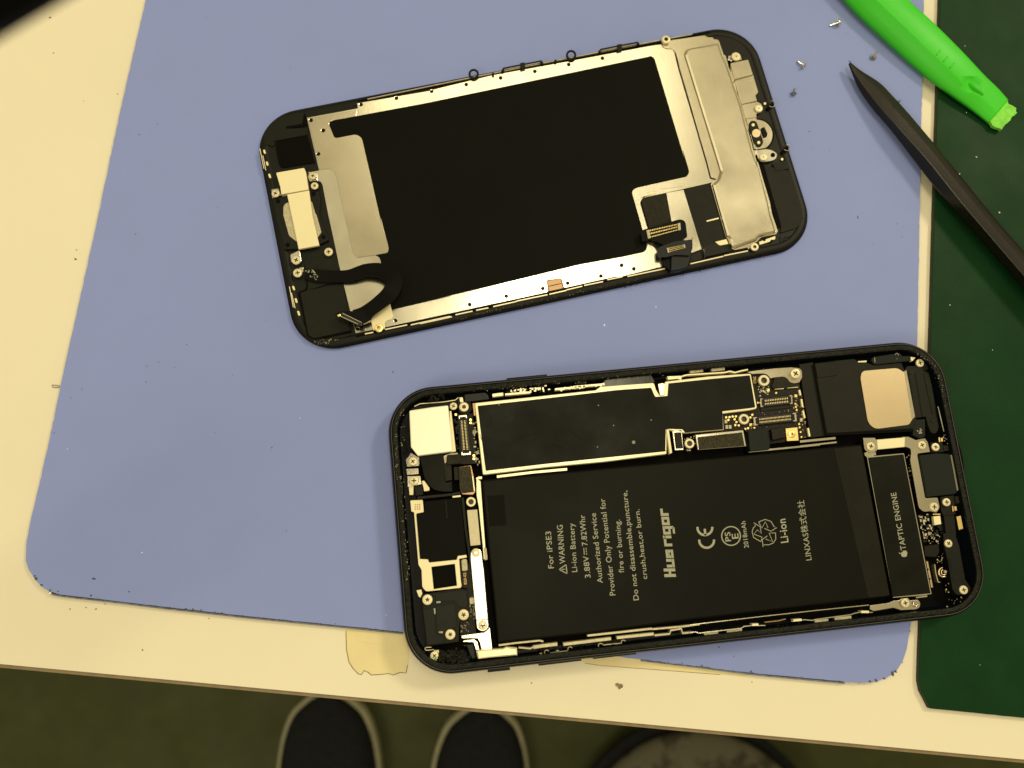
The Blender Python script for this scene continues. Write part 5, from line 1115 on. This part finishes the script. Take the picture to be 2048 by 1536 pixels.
# ================================================================ dirt
bm = bmesh.new(); rnd = random.Random(21)
def speck(x, y, z, s, l=1, a=None):
    mt = Matrix.Translation(P(x, y, z)) @ Matrix.Rotation(rnd.uniform(0, 6.28) if a is None else a, 4, 'Z') @ Matrix.Diagonal((s*l*MM, s*MM, s*.35*MM, 1))
    g = bmesh.ops.create_icosphere(bm, subdivisions=1, radius=.5, matrix=mt)
    for v in g['verts']: v.co += Vector([rnd.uniform(-1, 1)*s*MM*.1 for _ in range(3)])
for fr, pts in (('Z0', [(1075, 845, 12), (950, 918, 12), (1410, 120, 9), (1680, 405, 9), (1985, 470, 9), (1487, 1415, 9), (1438, 1360, 7)]),
                ('Y0', [(1275, 815, 12), (1190, 970, 10), (1082, 938, 10), (1590, 1020, 10), (998, 1072, 12), (1000, 965, 10), (485, 1182, 10), (560, 1120, 12), (370, 1418, 12), (1680, 668, 9), (1815, 652, 9), (925, 60, 10), (1467, 1415, 9), (1855, 1520, 14)]),
                ('X0', [(880, 455, 14), (1955, 40, 12)]), ('T5', [(245, 1103, 14), (343, 1076, 9), (553, 282, 10), (450, 465, 8), (275, 1248, 8), (417, 1260, 10), (448, 385, 8)]),
                ('T6', [(392, 488, 10), (448, 514, 9), (433, 595, 11), (190, 660, 10), (235, 1072, 7), (575, 508, 12)]), ('T4', [(228, 608, 16), (480, 802, 18), (345, 680, 12)])):
    for x, y, s in pts:
        (a, b), = q(fr, (x, y)); speck(a, b, ZM+.03, s*FR[fr][2]/12.0, rnd.uniform(1, 1.6))
for _ in range(35):
    x, y = rnd.uniform(120, 1840), rnd.uniform(10, 1240)
    if y > 600+(x-100)*.0 or rnd.random() < .8: 
        if inside((x, y), mo): speck(x, y, ZM+.02, rnd.uniform(.04, .13), rnd.uniform(1, 2.2))
for a, b, w in (((635, 365), (655, 372), 5),):
    (x, y), = q('X0', (640, 367)); speck(x, y, ZM+.05, .45, 2.6, -.25)
(x, y), = q('T6', (66, 433)); speck(x, y, ZM+.04, .3, 3.4, 1.55)
x, y = 786, 744; speck(x, y, ZM+.04, .25, 2.5, -.9)
# black crumbs along the mat edge
for x, y, s in ((72, 1157, .9), (69, 1152, .5), (83, 1170, .6), (100, 1180, .5), (116, 1183, .4), (182, 1191, .6), (372, 1218, .5), (386, 1219, .5), (402, 1220, .5), (1785, 1347, 1.0), (1791, 1343, .7), (1502, 1343, .5), (1404, 1331, .4), (1820, 1262, .4), (1805, 1325, .4), (1768, 1357, .6), (1752, 1361, .8), (1740, 1363, .6), (430, 1224, .4), (444, 1226, .4), (1364, 1326, .4)):
    speck(x, y, ZM+.05, s*.8, rnd.uniform(1, 1.7))
for _ in range(60):
    t = rnd.random(); x = 130+t*670; speck(x, 1189+(x-118)*.1095+rnd.uniform(-1.5, 2.2), ZM-.05, rnd.uniform(.12, .35), rnd.uniform(1, 2))
for _ in range(50):
    t = rnd.random(); x = 1290+t*440; speck(x, 1319+(x-1283)*.11+rnd.uniform(-1.5, 2.2), ZM-.05, rnd.uniform(.12, .35), rnd.uniform(1, 2))
for x, y, s in ((235, 188, .25), (167, 202, .2), (107, 106, .3), (151, 518, .5), (153, 500, .3), (100, 35, .5), (210, 1208, .25), (192, 1218, .35), (172, 1215, .25), (418, 1237, .25), (285, 1300, .3), (1063, 1366, .35), (1504, 1364, .25), (140, 1218, .3)):
    speck(x, y, .04, s, rnd.uniform(1, 2))
o = bake('dust', bm, 'dust'); tag(o, 'dark dust specks and crumbs scattered over mats and table', 'dust', kind='stuff')
bm = bmesh.new()
for x, y, s in ((284, 1105, .28), (772, 1230, .22), (1312, 614, .3), (1209, 650, .35), (1933, 225, .25), (1919, 348, .3), (1999, 425, .35), (1953, 314, .25), (1900, 610, .2), (100, 1186, .5), (135, 898, .25), (600, 836, .2), (1930, 92, .2), (1985, 700, .18), (1960, 1330, .15)):
    speck(x, y, ZM+.05, s, rnd.uniform(1, 2))
tag(bake('lint', bm, 'lint'), 'pale lint flecks scattered over the blue and green mats', 'lint', kind='stuff')
bm = bmesh.new()
pts_ = [P(x, y, .15) for x, y in q('Y0', (408, 1100), (380, 1094), (354, 1092), (358, 1106), (380, 1110), (408, 1108))]
tube(bm, pts_, .00007, 6); tag(bake('hair_loop', bm, 'dust'), 'tiny dark hair loop sticking out from left edge of the blue mat', 'hair')
bm = bmesh.new()
for x, y, s in ((1236, 1370, .9), (1241, 1372, 1.1), (1239, 1376, .6), (1233, 1369, .5)): speck(x, y, .15, s, 1.3)
tag(bake('crumb', bm, 'tapedirt'), 'small brown crumb on white table below the opened phone', 'crumb')
